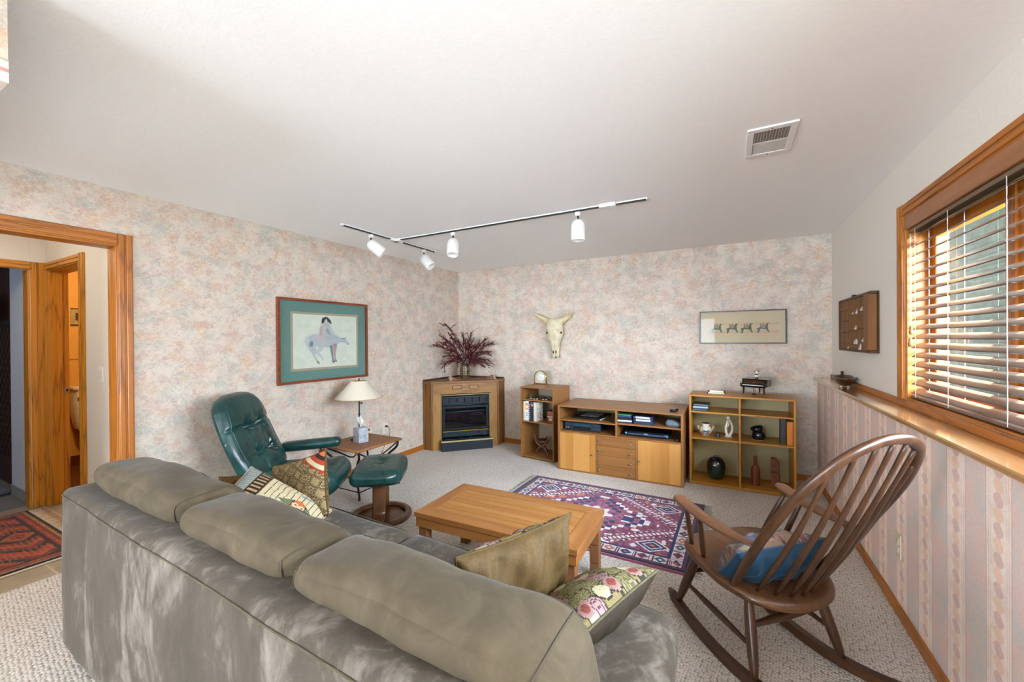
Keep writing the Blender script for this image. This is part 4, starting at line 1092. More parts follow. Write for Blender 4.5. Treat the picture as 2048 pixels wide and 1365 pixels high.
OT = thing('ottoman', 'green leather footstool on a round wooden ring base before the recliner', 'ottoman', (-2.445, 2.335, 0), rad(37))
m = MB(); m.rbox((0, 0, .375), (.185, .265, .055), .048, 40, .018, 0, None, seatfn(.185, .265, ((0, -.05, .022, .03), (0, .05, .022, .03), (0, 0, .012, .08)), .0)); m.build('cushion', LEATHER, OT)
m = MB(); m.box(-.13, .13, -.17, .17, .305, .325, b=.004); m.build('seat_board', BLACK, OT)
m = MB(); ring(m, .185, .238, .032); m.build('base_ring', WALB['X'], OT)
for sx in (-1, 1):
    m = MB(); pts = bez([(0, sx*.205, .024), (0, sx*.135, .034), (0, sx*.092, .075), (0, sx*.086, .2), (0, sx*.086, .31)], 8)
    m.tube(pts, .05, 10, flat=(1, .2), up=(1, 0, 0)); m.build('leg', WALB['Z'], OT)
# ------------------------------------------------------------------ side table, lamp, tissues
ST = thing('side_table', 'woven-top side table with scrolled black iron legs under the horse painting', 'side table', (-3.075, 2.71, 0))
hx, hy, Z = .248, .272, .445
m = MB(); m.box(-hx+.012, hx-.012, -hy+.012, hy-.012, Z-.012, Z, b=.003); m.build('woven_top', WEAVE, ST)
m = MB(); m.tube([(-hx+.01, -hy+.01, Z-.012), (hx-.01, -hy+.01, Z-.012), (hx-.01, hy-.01, Z-.012), (-hx+.01, hy-.01, Z-.012)], .0125, 8, closed=True); m.build('rim', wood('#a8713d', '#80502a', 'X', .4), ST)
for sx in (-1, 1):
    for sy in (-1, 1):
        m = MB(); pts = bez([(sx*(hx-.03), sy*(hy-.03), Z-.02), (sx*(hx-.035), sy*(hy-.045), Z-.08), (sx*(hx-.11), sy*(hy-.09), Z-.16), (sx*(hx-.14), sy*(hy-.11), Z-.24), (sx*(hx-.08), sy*(hy-.07), .1), (sx*(hx-.03), sy*(hy-.04), .025), (sx*(hx-.02), sy*(hy-.03), .0)], 6)
        m.tube(pts, .013, 6, flat=(.5, 1), up=(0, 1, 0)); m.build('leg', IRON, ST)
m = MB()
for sx in (-1, 1): m.tube(bez([(sx*(hx-.03), -(hy-.03), Z-.03), (sx*(hx-.06), -.12, Z-.10), (sx*(hx-.12), 0, Z-.17), (sx*(hx-.06), .12, Z-.10), (sx*(hx-.03), (hy-.03), Z-.03)], 6), .008, 6, flat=(.5, 1), up=(1, 0, 0))
m.build('scroll_brace', IRON, ST)
m = MB(); m.tube([(hx-.04, -(hy-.05), .062), (hx-.04, hy-.05, .062)], .005, 6); m.tube([(-hx+.04, -(hy-.05), .062), (-hx+.04, hy-.05, .062)], .005, 6); m.tube([(-hx+.04, -(hy-.05), .062), (hx-.04, -(hy-.05), .062)], .005, 6); m.build('stretcher', IRON, ST)
LP = thing('table_lamp', 'black adjustable lamp with a cream cone shade on the side table', 'lamp', (-3.155, 2.745, Z))
m = MB(); m.lathe([(.08, 0), (.08, .008), (.07, .014), (.02, .02), (.008, .03)], (0, 0, 0), 28); m.build('base', IRON, LP)
m = MB(); m.tube([(0, 0, .02), (0, 0, .25)], .009, 10); m.tube([(0, 0, .25), (0, 0, .57)], .006, 10); m.lathe([(.007, .375), (.022, .38), (.022, .395), (.007, .40)], (0, 0, 0), 16); m.tube([(.006, 0, .355), (.028, .006, .352)], .005, 8); m.ball((.03, .006, .352), .008, 8); m.build('pole', IRON, LP)
sh = G('linen_shade', .8, .2); sh.set(Base_Color=sh.mix(sh.step(sh.noise(sh.map((60, 60, 8)), 8, 2), .3, .7), '#d6cdbb', '#c8beab')); SHADE = sh.m
def cone(m, ra, za, rb, zb, n=48):
    V = [(r*math.cos(2*PI*k/n), r*math.sin(2*PI*k/n), z) for r, z in ((ra, za), (rb, zb)) for k in range(n)]
    m.add(V, [[k, (k+1) % n, n+(k+1) % n, n+k] for k in range(n)], 0, True)
m = MB(); cone(m, .220, .402, .070, .568); cone(m, .067, .568, .217, .402); shd = m.build('shade', SHADE, LP, weld=False, fixn=False)
m = MB(); m.tube([(.2195*math.cos(a*PI/24), .2195*math.sin(a*PI/24), .404) for a in range(48)], .004, 6, closed=True); m.tube([(.07*math.cos(a*PI/16), .07*math.sin(a*PI/16), .567) for a in range(32)], .003, 6, closed=True); m.build('trim', plain('#b59b72', .7), shd)
m = MB(); m.tube([(-.069, 0, .562), (.069, 0, .562)], .002, 5); m.tube([(0, -.069, .562), (0, .069, .562)], .002, 5); m.lathe([(.004, .56), (.007, .575), (.004, .592), (0, .594)], (0, 0, 0), 10); m.build('finial', IRON, LP)
TB = thing('tissue_box', 'grey marbled tissue box with a tissue pulled up in front of the lamp', 'tissue box', (-3.0625, 2.680, Z), rad(-12))
mb = G('marbled_card', .4); nz_ = mb.noise(mb.co, 22, 5, .65, 1.2); mb.set(Base_Color=mb.ramp(nz_, [(.3, '#7f8894'), (.5, '#a9b0ba'), (.7, '#c3c6cb')]))
m = MB(); m.box(-.052, .052, -.05, .05, 0, .138, b=.003); m.build('box', mb.m, TB)
m = MB(); m.lathe([(.03, .1385), (.03, .1392), (0, .1392)], (0, 0, 0), 20, sx=1.0, sy=.5); m.build('slot', plain('#8f969e', .5), TB)
def tis(u, v):
    a = (u-.5)*2; w = .014+.034*v; return (a*w+.008*math.sin(v*5), .010*math.sin(a*4+v*3)*(.4+v), .135+.115*v-.03*abs(a)*v+.01*math.sin(a*5)*v)
m = MB(); m.grid(tis, 16, 12); m.grid(lambda u, v: (tis(u, v)[0]*.8-.004, tis(u, v)[1]+.010*v, tis(u, v)[2]-.012*v), 16, 12); m.build('tissue', plain('#eceef0', .8, var=.02), TB)
def cord(name, label, pts, plug=None):
    t = thing(name, label, 'power cord', pts[0]); o = Vector(pts[0])
    m = MB(); m.tube([p-o for p in bez(pts, 8)], .003, 6); m.build('cable', BLACK, t)
    m = MB(); m.cbox((.016, 0, 0), (.028, .018, .02), .005); m.build('plug', BLACK, t)
cord('lamp_cord', 'black cord plugged into the outlet and hanging down behind the side table', [(XL+.008, 3.37, .425), (XL+.05, 3.385, .41), (XL+.06, 3.38, .33), (XL+.05, 3.30, .2), (XL+.05, 3.23, .10), (XL+.04, 3.13, .03), (XL+.05, 3.0, .012)])
cord('lamp_cord', 'black cord with a small switch plug at the rear edge of the side table', [(XL+.02, 3.10, .44), (XL+.05, 3.04, .42), (XL+.06, 2.99, .36), (XL+.05, 2.95, .25), (XL+.055, 2.97, .12), (XL+.05, 2.94, .012)])
# ------------------------------------------------------------------ corner fireplace
FP = thing('corner_fireplace', 'oak corner fireplace cabinet with a black gas insert', 'fireplace', (-3.005, 4.325, 0), rad(45))
pent = [(-.4315, .004), (.4315, .004), (.553, .127), (.022, .655), (-.531, .105)]
def off(P, d):   # mantel outline overhang on the three room sides
    return [(-.4315-d*.55, -d), (.4315+d*.55, -d), (.556+d*.0, .125-d*1.3), (.553, .13), (.022, .655), (-.531, .108), (-.534, .103-d*1.3)]
m = MB(); m.prism(off(pent, .022), .842, .872, .005); m.build('mantel_top', FPWOOD['X'], FP)
m = MB()
for a, b in (((.022, .655), (.548, .135)), ((.022, .655), (-.527, .112))):
    d = Vector((b[0]-a[0], b[1]-a[1])); L = d.length; an = math.atan2(d.y, d.x); m.box(0, L, -.009, .009, .872, .892, b=.002, T=Matrix.Translation((a[0], a[1]-.014, 0)) @ Matrix.Rotation(an, 4, 'Z'))
m.build('back_lip', plain('#4a2c12', .5), FP)
SX0, SX1 = .112-.4315, .752-.4315
m = MB()   # front face boards
m.box(-.4315, SX0, 0, .02, 0, .705, b=.002); m.build('front_stile', oak('Z', '#9c7238', '#785022'), FP, weld=False); m = MB(); m.box(SX1, .4315, 0, .02, 0, .705, b=.002); m.build('front_stile', oak('Z', '#9c7238', '#785022'), FP, weld=False)
m = MB(); m.box(-.4315, .4315, 0, .02, .705, .842, b=.002); fz = m.build('frieze', oak('X', '#8f632c', '#68431a'), FP, weld=False)
for a in (.258, .476):
    m = MB(); x = a-.4315; m.box(x, x+.124, -.006, .0, .765, .815, b=.003, mi=1); m.box(x+.010, x+.114, -.010, -.006, .774, .806, b=.003); m.build('carved_panel', [oak('X', '#a87838', '#7d541f'), DKWOOD['X']], fz, weld=False)
for s_, ex, ey in ((-1, -.531, .105), (1, .553, .127)):
    x0 = s_*.4315; L = math.hypot(ex-x0, ey); an = math.atan2(ey, ex-x0)
    m = MB(); T = Matrix.Translation((x0, 0, 0)) @ Matrix.Rotation(an, 4, 'Z')
    yy = (0, .02) if s_ < 0 else (0, .02)
    sg = -1 if s_ < 0 else 1
    m.box(0, L, min(0, sg*.02), max(0, sg*.02), 0, .842, b=.002, T=T); m.box(.0, .035, min(0, -sg*.008), max(0, -sg*.008), 0, .84, b=.002, T=T); m.box(L-.03, L-.004, min(0, -sg*.008), max(0, -sg*.008), 0, .84, b=.002, T=T)
    m.build('side_panel', FPWOOD['Z'], FP, weld=False)
    m = MB(); m.box(x0-.012, x0+.012, -.010, .004, 0, .842, b=.004); m.build('corner_post', FPWOOD['Z'], FP)
GUN = plain('#141b22', .35, .4, var=.2); GUN2 = plain('#22303a', .4, .5, var=.15)
z0, z1 = .118, .698
m = MB(); f = .007
m.box(SX0, SX0+f, -.012, .02, z0, z1, b=.001); m.box(SX1-f, SX1, -.012, .02, z0, z1, b=.001); m.box(SX0+f, SX1-f, -.012, .02, z1-f, z1, b=.001); m.build('brass_trim', plain('#bba66a', .3, .9), FP)
ins = MB(); a, b = SX0+f, SX1-f
ins.box(a, b, .34, .35, z0, z1-f); ins.box(a, a+.012, -.008, .34, z0, z1-f); ins.box(b-.012, b, -.008, .34, z0, z1-f); ins.box(a+.012, b-.012, -.008, .34, z1-f-.012, z1-f); ins.box(a+.012, b-.012, .0, .34, z0, z0+.012)
I = ins.build('firebox', GUN, FP, weld=False)
a += .014; b -= .014; wv = (b-a)
m = MB(); m.box(a, b, -.006, .008, .655, .672); m.box(a, b, -.006, .008, .575, .59)
for k in range(7): x = a+(wv-.012)*k/6; m.box(x, x+.012, -.006, .008, .59, .655)
m.build('upper_louvre', GUN2, I, weld=False)
m = MB(); m.box(a, b, .03, .034, .585, .66); m.build('louvre_backing', plain('#0a0b0c', .6), I)
m = MB(); m.tube([(a, -.010, .566), (b, -.010, .566)], .012, 10); m.build('hood', GUN2, I)
m = MB(); m.box(a, a+.03, -.004, .01, .24, .55); m.box(b-.03, b, -.004, .01, .24, .55); m.box(a+.03, b-.03, -.004, .01, .52, .55); m.box(a+.03, b-.03, -.004, .01, .24, .262); m.build('door_frame', GUN, I, weld=False)
m = MB(); m.tube([(a+.02, -.02, .475), (b-.02, -.02, .485)], .011, 10); m.tube([(a+.03, -.02, .475), (a+.03, .0, .49)], .015, 8); m.tube([(b-.03, -.02, .485), (b-.03, 0, .49)], .015, 8); m.build('handle_bar', GUN2, I)
m = MB(); m.box(a+.028, b-.028, .002, .006, .26, .525, b=.001); m.build('pane', glass_mat('smoked_glass', '#8d9499', 1.5), I)
LOG = wood('#4a4a48', '#232324', 'X', .9)
for (x0, y0, zz0, x1, y1, zz1, r) in ((-.22, .10, .30, .18, .13, .31, .028), (-.2, .18, .32, .22, .20, .325, .032), (-.05, .13, .345, .16, .17, .40, .022), (-.18, .14, .345, .02, .17, .355, .02), (.08, .1, .33, .2, .2, .35, .018)):
    m = MB(); pts = [Vector((x0, y0, zz0)).lerp(Vector((x1, y1, zz1)), t/8)+Vector((0, 0, .006*math.sin(t*2))) for t in range(9)]; m.tube(pts, [r*(.85+.25*math.sin(t*1.7+x0*9)) for t in range(9)], 9); m.build('ceramic_log', LOG, I)
m = MB(); m.box(a+.02, b-.02, .05, .26, .255, .275); m.build('burner_tray', GUN, I)
m = MB(); m.box(a, b, -.012, -.004, .222, .234, b=.002); m.build('brass_bar', BRASS, I)
m = MB(); m.box(a, b, -.004, .008, .208, .22); m.box(a, b, -.004, .008, .155, .165)
for k in range(7): x = a+(wv-.012)*k/6; m.box(x, x+.012, -.004, .008, .165, .208)
m.build('lower_louvre', GUN2, I, weld=False)
m = MB()
for k in range(6): x = a+.014+(wv-.012)*k/6; m.box(x, x+wv/6-.016, .012, .016, .163, .21)
m.build('vent_plates', GUN2, I, weld=False)
m = MB(); m.ball((-.05, -.002, .14), (.005, .004, .005), 8); m.ball((.06, -.002, .14), (.005, .004, .005), 8); m.build('control_knobs', STEEL, I)
m = MB(); hx0, hx1 = SX0-.006, SX1+.012
m.box(hx0, hx1, -.105, -.002, 0, .118, b=.003); hb_ = m.build('hearth_base', NAVYBLK, FP)
m = MB(); m.box(hx0-.003, hx1+.003, -.108, -.1, .112, .132, b=.002); m.box(hx0-.003, hx0+.008, -.1, -.003, .112, .132, b=.002); m.box(hx1-.008, hx1+.003, -.1, -.003, .112, .132, b=.002); m.build('hearth_trim', plain('#c2b27c', .35, .7), hb_, weld=False)
# cloth with fringed ends under the vase
sf = thing('mantel_cloth', 'narrow red woven cloth with pale fringed ends under the vase', 'cloth', (-3.175, 4.52, .872), rad(45))
CL = G('red_weave', .9); CL.set(Base_Color=CL.ramp(CL.noise(CL.map((3, 40, 1)), 4, 3), [(.35, '#8d4b43'), (.6, '#9a7a66')]))
def clo(u, v): x = (u-.5)*.56; return (x+.10, (v-.5)*.22-.10, .003+(.045*max(0, abs(u-.5)-.30)/.2*math.sin(PI*min(1, v*1.0)) if abs(u-.5) > .3 else 0))
m = MB(); m.grid(clo, 30, 10); m.grid(lambda u, v: (clo(u, v)[0], clo(u, v)[1], clo(u, v)[2]-.0025), 30, 10); m.build('weave', CL.m, sf)
for e, s_ in ((0, -1), (1, 1)):
    m = MB()
    for k in range(30):
        p = Vector(clo(e, k/29)); m.tube([p, p+Vector((s_*.02, 0, -.002)), p+Vector((s_*.035, rnd.uniform(-.006, .006), max(-p.z+.002, -.03)))], .0026, 4)
    m.build('fringe', plain('#b9a68c', .9), sf)
vp = Vector((-3.18, 4.565, .876))
vs = thing('vase', 'brown glazed ribbed vase holding red branches on the mantel', 'vase', vp)
VG = G('brown_glaze', .15, .6, 0, .4); o_ = VG.xyz(); wv_ = VG.math('SINE', VG.math('MULTIPLY', o_[2], 260.0)); VG.set(Base_Color=VG.ramp(VG.noise(VG.map((1, 1, 3)), 14, 3), [(.3, '#2c2110'), (.7, '#6e5530')])); VG.bump(wv_, .3, .003)
m = MB(); m.lathe([(.0, 0), (.056, 0), (.061, .015), (.066, .05), (.070, .09), (.068, .125), (.060, .155), (.060, .170), (.064, .186), (.060, .186), (.056, .168), (.056, .15), (.06, .1), (0, .02)], (0, 0, 0), 32); m.build('body', VG.m, vs)
BR = plain('#33191a', .8, var=.2); LF = [plain('#7a2c33', .7, var=.3, scale=60), plain('#4f2026', .7, var=.3, scale=60)]
rv = Vector((.881, .472, 0)); tv = Vector((.472, -.881, 0)); mo = vp+Vector((0, 0, .17))
tips = [(345, 120), (225, 335), (255, 495), (145, 535), (255, 1005), (650, 295), (835, 300), (890, 405), (1150, 415), (1290, 485), (1165, 670), (1240, 735), (1120, 850), (1250, 885), (1215, 960), (1100, 1000), (390, 290), (330, 430), (1110, 520), (960, 560), (290, 760), (430, 640), (560, 440), (700, 420), (780, 560), (880, 700), (470, 820), (940, 800), (1000, 900), (330, 910)]
LAB = {0: 'tallest dried red branch in the vase, its tip curling over to the left', 3: 'dried red branch reaching furthest left out of the vase', 4: 'dried red branch drooping low at the left of the vase',
       5: 'upright dried red branch rising in the middle of the bouquet', 9: 'dried red branch reaching furthest up to the right from the vase', 15: 'dried red branch drooping low at the right of the vase', 8: 'dried red branch just below the longest one on the right', 1: 'thin dried branch with sparse leaves left of the tallest one'}
for bi, (px, py) in enumerate(tips):
    dx, dz = (px-680)*.00067, (975-py)*.00067; dep = rnd.uniform(-.02, .16)
    if dx < 0: dep += -dx*.9
    tip = mo+rv*dx+tv*dep+Vector((0, 0, dz))
    tip.x = max(tip.x, XL+.02); tip.y = min(tip.y, YB-.02)
    a0 = mo+rv*rnd.uniform(-.035, .035)+tv*rnd.uniform(-.035, .035); b0 = vp+Vector((rnd.uniform(-.02, .02), rnd.uniform(-.02, .02), .06))
    mid = a0.lerp(tip, .5)+Vector((0, 0, .05+.04*abs(dx)))
    if bi in (0, 4): mid = a0.lerp(tip, .6)+Vector((0, 0, .08))
    pts = bez([b0, a0, mid, tip], 10); o = Vector(a0)
    t = thing('dried_branch', LAB.get(bi, 'shorter red-leaved dried branch crowded in the brown vase on the mantel'), 'branch', o, 0, 'dried branches in the vase')
    m = MB(); n_ = len(pts); m.tube([p-o for p in pts], [.0028*(1-.6*i/n_) for i in range(n_)], 5); m.build('stem', BR, t)
    m = MB(); L = (tip-a0).length; fol = []
    def leaf_at(p, tg):
        d = Vector((rnd.gauss(0, 1), rnd.gauss(0, 1), rnd.gauss(0, 1))); d = (d-tg*d.dot(tg)).normalized(); d = (d+tg*.5).normalized(); s2 = d.cross(tg).normalized()
        l = rnd.uniform(.010, .018); w = l*.45
        m.add([p, p+d*l*.5+s2*w, p+d*l, p+d*l*.5-s2*w], [[0, 1, 2, 3]], rnd.random() < .45, False)
    cnt = int(20+L*90); tw_ = MB()
    for k in range(cnt):
        q = 10+(n_-11)*(.25+.75*k/cnt); i = min(int(q), n_-2); p = pts[i].lerp(pts[i+1], q-i)-o; leaf_at(p, (pts[i+1]-pts[i]).normalized()); leaf_at(p, (pts[i+1]-pts[i]).normalized())
    for k in range(int(7+L*14)):
        q = 10+(n_-11)*rnd.uniform(.15, .9); i = min(int(q), n_-2); p = pts[i].lerp(pts[i+1], q-i)-o; tg = (pts[i+1]-pts[i]).normalized()
        d = (tg*1.0+Vector((rnd.gauss(0, .55), rnd.gauss(0, .55), rnd.gauss(0, .5)))).normalized(); ln = rnd.uniform(.05, .12)
        e = p+o+d*ln
        if e.x < XL+.012 or e.y > YB-.012: continue
        tw_.tube([p, p+d*ln*.5+Vector((0, 0, .004)), p+d*ln], [.0016, .0012, .0008], 4)
        for j in range(int(ln*230)): leaf_at(p+d*ln*(j+1)/(ln*230), d)
    m.build('leaves', LF, t, weld=False, fixn=False); tw_.build('twigs', BR, t, weld=False)
# ------------------------------------------------------------------ shelf units
def staves(ax='Z'):
    g = G('beech_staves', .38, .4); o = g.xyz(); k = g.math('FLOOR', g.math('MULTIPLY', o[0], 11.5))
    wn = g.n('ShaderNodeTexWhiteNoise', {'W': k}, noise_dimensions='1D').outputs[0]
    n = g.noise(g.map((30, 30, 2)), 1.0, 4, .6, .8)
    f = g.math('ADD', g.math('MULTIPLY', wn, .55), g.math('MULTIPLY', n, .45)); g.set(Base_Color=g.ramp(f, [(.2, '#ad7636'), (.8, '#c6924f')])); return g.m
STV = staves(); OLIVE = plain('#a2956a', .7, var=.03); PIN = STEEL
def panelset(parent, name, mats, *boxes):
    m = MB()
    for b in boxes: m.box(*b[:6], b=.0012, mi=b[6] if len(b) > 6 else 0)
    return m.build(name, mats, parent, weld=False)
TS = thing('bookshelf_tower', 'narrow beech shelf tower between the fireplace and the low cabinet', 'shelf', (-2.185, 4.28, 0), rad(-7))
w, d = .447, .40
panelset(TS, 'side_panel', BEECH['Z'], (0, .013, 0, d, .0, .828)); panelset(TS, 'side_panel', BEECH['Z'], (w-.014, w, 0, d, 0, .828))
panelset(TS, 'top_panel', BEECH['X'], (0, w, -.001, d, .828, .843))
for z in (.694, .439, .028): panelset(TS, 'shelf', BEECH['X'], (.013, w-.014, .004, d-.01, z-.014, z))
panelset(TS, 'plinth', plain('#5a3a1c', .6), (.005, w-.005, .012, .03, 0, .014))
panelset(TS, 'back_panel', plain('#b5ac96', .7, var=.03), (.013, w-.014, d-.008, d-.002, .014, .828))
m = MB()
for x in (.016, w-.017): m.lathe([(.004, 0), (.004, .006)], (x, .004, .418), 8)
m.build('shelf_pin', PIN, TS)
CS = thing('media_cabinet', 'long low beech cabinet with doors, drawers and video players', 'cabinet', (-1.628, 4.07, 0))
w, d, hh = 1.254, .59, .690
panelset(CS, 'side_panel', BEECH['Z'], (0, .022, 0, d, 0, hh-.016)); panelset(CS, 'side_panel', BEECH['Z'], (w-.022, w, 0, d, 0, hh-.016))
panelset(CS, 'top_panel', BEECH['X'], (0, w, -.001, d, hh-.016, hh))
panelset(CS, 'middle_shelf', BEECH['X'], (.022, w-.022, 0, d-.01, .403, .418)); panelset(CS, 'divider', BEECH['Z'], (.619, .637, 0, d-.01, .418, hh-.016))
panelset(CS, 'shelf', BEECH['X'], (.022, .619, .002, d-.02, .527, .542)); panelset(CS, 'shelf', BEECH['X'], (.637, w-.022, .002, d-.02, .537, .553))
panelset(CS, 'stile', BEECH['Z'], (.415, .428, 0, d-.01, .012, .403)); panelset(CS, 'stile', BEECH['Z'], (.819, .838, 0, d-.01, .012, .403))
panelset(CS, 'base_panel', BEECH['X'], (.022, w-.022, 0, d-.01, 0, .012)); panelset(CS, 'back_panel', OLIVE, (.022, w-.022, d-.008, d-.002, .012, hh-.016))
def knob(parent, x, z):
    m = MB(); m.lathe([(.0045, 0), (.0045, .012), (.009, .018), (.009, .024), (.006, .027), (0, .027)], (0, 0, 0), 12, T=Matrix.Translation((x, .002, z)) @ Matrix.Rotation(rad(90), 4, 'X')); m.build('knob', STEEL, parent)
dr = panelset(CS, 'door', STV, (.0235, .4135, .002, .02, .014, .4015)); knob(dr, .383, .203)
dr = panelset(CS, 'door', STV, (.8395, w-.0235, .002, .02, .014, .4015)); knob(dr, .855, .199)
for k in range(4):
    z0 = .014+k*.0971; dr = panelset(CS, 'drawer', BEECH['X'], (.4295, .8175, .002, .02, z0, z0+.0955)); knob(dr, .458, z0+.048); knob(dr, .774, z0+.048)
BC = thing('bookcase', 'square beech bookcase with six compartments holding pottery by the striped wall', 'bookcase', (-.336, 4.235, 0))
w, d, hh = .85, .345, .858
panelset(BC, 'side_panel', BEECH2['Z'], (0, .018, 0, d, 0, hh-.016)); panelset(BC, 'side_panel', BEECH2['Z'], (w-.018, w, 0, d, 0, hh-.016))
panelset(BC, 'top_panel', BEECH2['X'], (0, w, -.001, d, hh-.016, hh)); panelset(BC, 'divider', BEECH2['Z'], (.416, .432, 0, d-.008, .03, hh-.016))
for a, b in ((.018, .416), (.432, w-.018)):
    for z in (.702, .45): panelset(BC, 'shelf', BEECH2['X'], (a, b, .003, d-.01, z-.016, z))
panelset(BC, 'bottom_panel', BEECH2['X'], (.018, w-.018, 0, d-.008, .014, .03)); panelset(BC, 'plinth', BEECH2['X'], (.004, w-.004, .012, .03, 0, .014))
panelset(BC, 'back_panel', OLIVE, (.018, w-.018, d-.008, d-.002, .03, hh-.016))
m = MB()
for x in (.022, .412, .436, w-.022): m.lathe([(.004, 0), (.004, .006)], (x, .004, .427), 8)
m.build('shelf_pin', PIN, BC)
# ------------------------------------------------------------------ things in the tower
def tw(x, y, z): a = rad(-7); return (-2.185+x*math.cos(a)-y*math.sin(a), 4.28+x*math.sin(a)+y*math.cos(a), z)
ck = thing('mantel_clock', 'gold arched clock with a round white dial on top of the shelf tower', 'clock', (-2.065, 4.60, .843), rad(0))
m = MB(); m.box(-.088, .088, -.03, .03, 0, .014, b=.003); m.build('base', BRASS, ck)
m = MB(); pts = [(-.078, 0, .014), (-.078, 0, .075)]+[(-.078*math.cos(t*PI/16), 0, .088+.078*math.sin(t*PI/16)) for t in range(17)]+[(.078, 0, .075), (.078, 0, .014)]
m.tube(pts, .012, 10, flat=(.5, 1.5), up=(0, 1, 0) if False else (1, 0, .001)); m.build('arch', BRASS, ck)
m = MB(); pg_ = [(-.072, .014), (.072, .014), (.072, .085)]+[(.072*math.cos(t*PI/16), .088+.072*math.sin(t*PI/16)) for t in range(1, 16)]+[(-.072, .085)]
m.prism(pg_, -.004, .004, T=Matrix.Rotation(rad(90), 4, 'X')); m.build('plate', plain('#b7b5a6', .3), ck)
m = MB(); m.lathe([(.0, .004), (.052, .004), (.054, .002), (.054, 0)], (0, 0, 0), 36, T=Matrix.Translation((0, -.005, .085)) @ Matrix.Rotation(rad(90), 4, 'X')); dl = m.build('dial', plain('#dddbd0', .4, var=.02), ck)
m = MB()
for k in range(12):
    a = k*PI/6; m.cbox((.043*math.sin(a), -.0098, .085+.043*math.cos(a)), (.004, .001, .010) if k % 3 else (.006, .001, .006), .0002)
m.build('hour_marks', BLACK, dl)
m = MB()
for a, l in ((rad(112), .036), (rad(62), .024)): m.tube([(0, -.0105, .085), (l*math.sin(a), -.0105, .085+l*math.cos(a))], .0017, 5)
m.build('hands', BLACK, dl)
DKG = plain('#26332f', .3, .3, var=.2); DKBR = plain('#33231a', .45, var=.2)
t = thing('figurine', 'small dark bird figure at the left of the tower top shelf', 'figurine', tw(.075, .09, .694))
m = MB(); m.lathe([(.014, 0), (.015, .006), (.008, .012), (.009, .03), (.006, .045), (0, .05)], (0, 0, 0), 12); m.ball((0, -.002, .052), (.010, .012, .009), 8); m.tube([(0, -.01, .053), (-.008, -.024, .048)], [.004, .001], 6); m.build('body', DKG, t)
m = MB(); m.lathe([(.012, .0005), (.012, .006)], (.02, -.01, 0), 10); m.build('base', plain('#c9c6bb', .4), t)
t = thing('wooden_block', 'little brown wooden carving behind the dark bird figure in the tower', 'carving', tw(.05, .15, .694))
m = MB(); m.box(-.014, .014, -.012, .012, 0, .052, b=.003); m.tube([(-.01, -.012, .03), (.01, -.013, .035)], .003, 5); m.build('body', WALNUT['Z'], t)
def shell_box(name, label, pos, c):
    t = thing('polished_shell', label, 'shell', pos, rad(20), 'dark shells in the tower')
    m = MB(); m.lathe([(.0, .030), (.012, .028), (.024, .018), (.030, .004), (.030, 0), (0, 0)], (0, 0, 0), 18, sx=1.15, sy=.8); m.build('dome', plain(c, .2, .3, var=.3, scale=60), t)
    m = MB(); m.ball((-.018, -.018, .006), (.010, .008, .006), 8); m.ball((.018, -.02, .006), (.010, .007, .006), 8); m.build('feet', plain('#c9c2b4', .4), t)
shell_box('', 'dark domed turtle-like shell second from the left on the tower top shelf', tw(.165, .075, .694), '#16251f')
shell_box('', 'dark green domed shell third from the left on the tower top shelf', tw(.285, .085, .694), '#1a3022')
t = thing('figurine', 'small dark figure at the right end of the tower top shelf', 'figurine', tw(.36, .13, .694))
m = MB(); m.box(-.018, .018, -.012, .012, 0, .03, b=.005); m.ball((.006, 0, .036), (.008, .008, .009), 8); m.build('body', DKBR, t)
books = [(.027, 'white paperback with orange lettering at the left end of the tower books', '#e3ded4', .225), (.046, 'paperback with a yellow and orange picture spine on the tower shelf', '#dfe3e3', .232), (.025, 'black paperback with a white lettered spine on the tower shelf', '#23272d', .228), (.040, 'navy hardback with a pink block on its spine on the tower shelf', '#1d2a3c', .222), (.036, 'cream hardback with a mottled cover at the right end of the tower books', '#d6cfbf', .222)]
x = .026
for i, (th, lb, c, h_) in enumerate(books):
    t = thing('book', lb, 'book', tw(x+th/2, .02, .439), rad(-7), 'books on the tower shelf')
    m = MB(); m.box(-th/2, th/2, 0, .155, 0, h_, b=.002); m.build('cover', plain(c, .5, var=.04), t)
    m = MB(); m.box(-th/2+.003, th/2-.003, .004, .1565, .003, h_+.0008, b=.001); m.build('pages', plain('#cdc5b2', .8), t)
    m = MB()
    if i == 0:
        for k in range(9): m.box(-.004, .004, -.001, .0, .03+k*.02, .042+k*.02, b=.0002, mi=0 if k > 3 else 1)
        m.build('lettering', [plain('#c9602c', .5), plain('#3a3a3a', .5)], t)
    elif i == 1:
        m.box(-.02, .02, -.001, 0, .13, .205, b=.0002, mi=0); m.box(-.02, .02, -.0012, 0, .195, .205, b=.0002, mi=1); m.box(-.012, .012, -.0013, 0, .15, .178, b=.0002, mi=2)
        for k in range(4): m.box(-.012+.002*k, .010, -.0012, 0, .06+k*.012, .067+k*.012, b=.0002, mi=3)
        m.build('spine_picture', [plain('#d9a83f', .5), plain('#c2571f', .5), plain('#e8e2d2', .5), plain('#8a9097', .5)], t)
    elif i == 2:
        for k in range(8): m.box(-.006, .005, -.001, 0, .02+k*.024, .036+k*.024, b=.0002, mi=1 if k == 4 else 0)
        m.build('lettering', [plain('#aab0b5', .5), plain('#b05a4a', .5)], t)
    elif i == 3: m.box(-.016, .016, -.001, 0, .175, .205, b=.0002); m.build('spine_block', plain('#b8786c', .5), t)
    else:
        for k in range(22): y_, z_ = rnd.uniform(.02, .14), rnd.uniform(.02, .2); m.cbox((th/2+.0003, y_, z_), (.001, rnd.uniform(.004, .014), rnd.uniform(.006, .02)), .0002)
        m.build('cover_marks', plain('#4b5160', .6), t)
    x += th+.0015
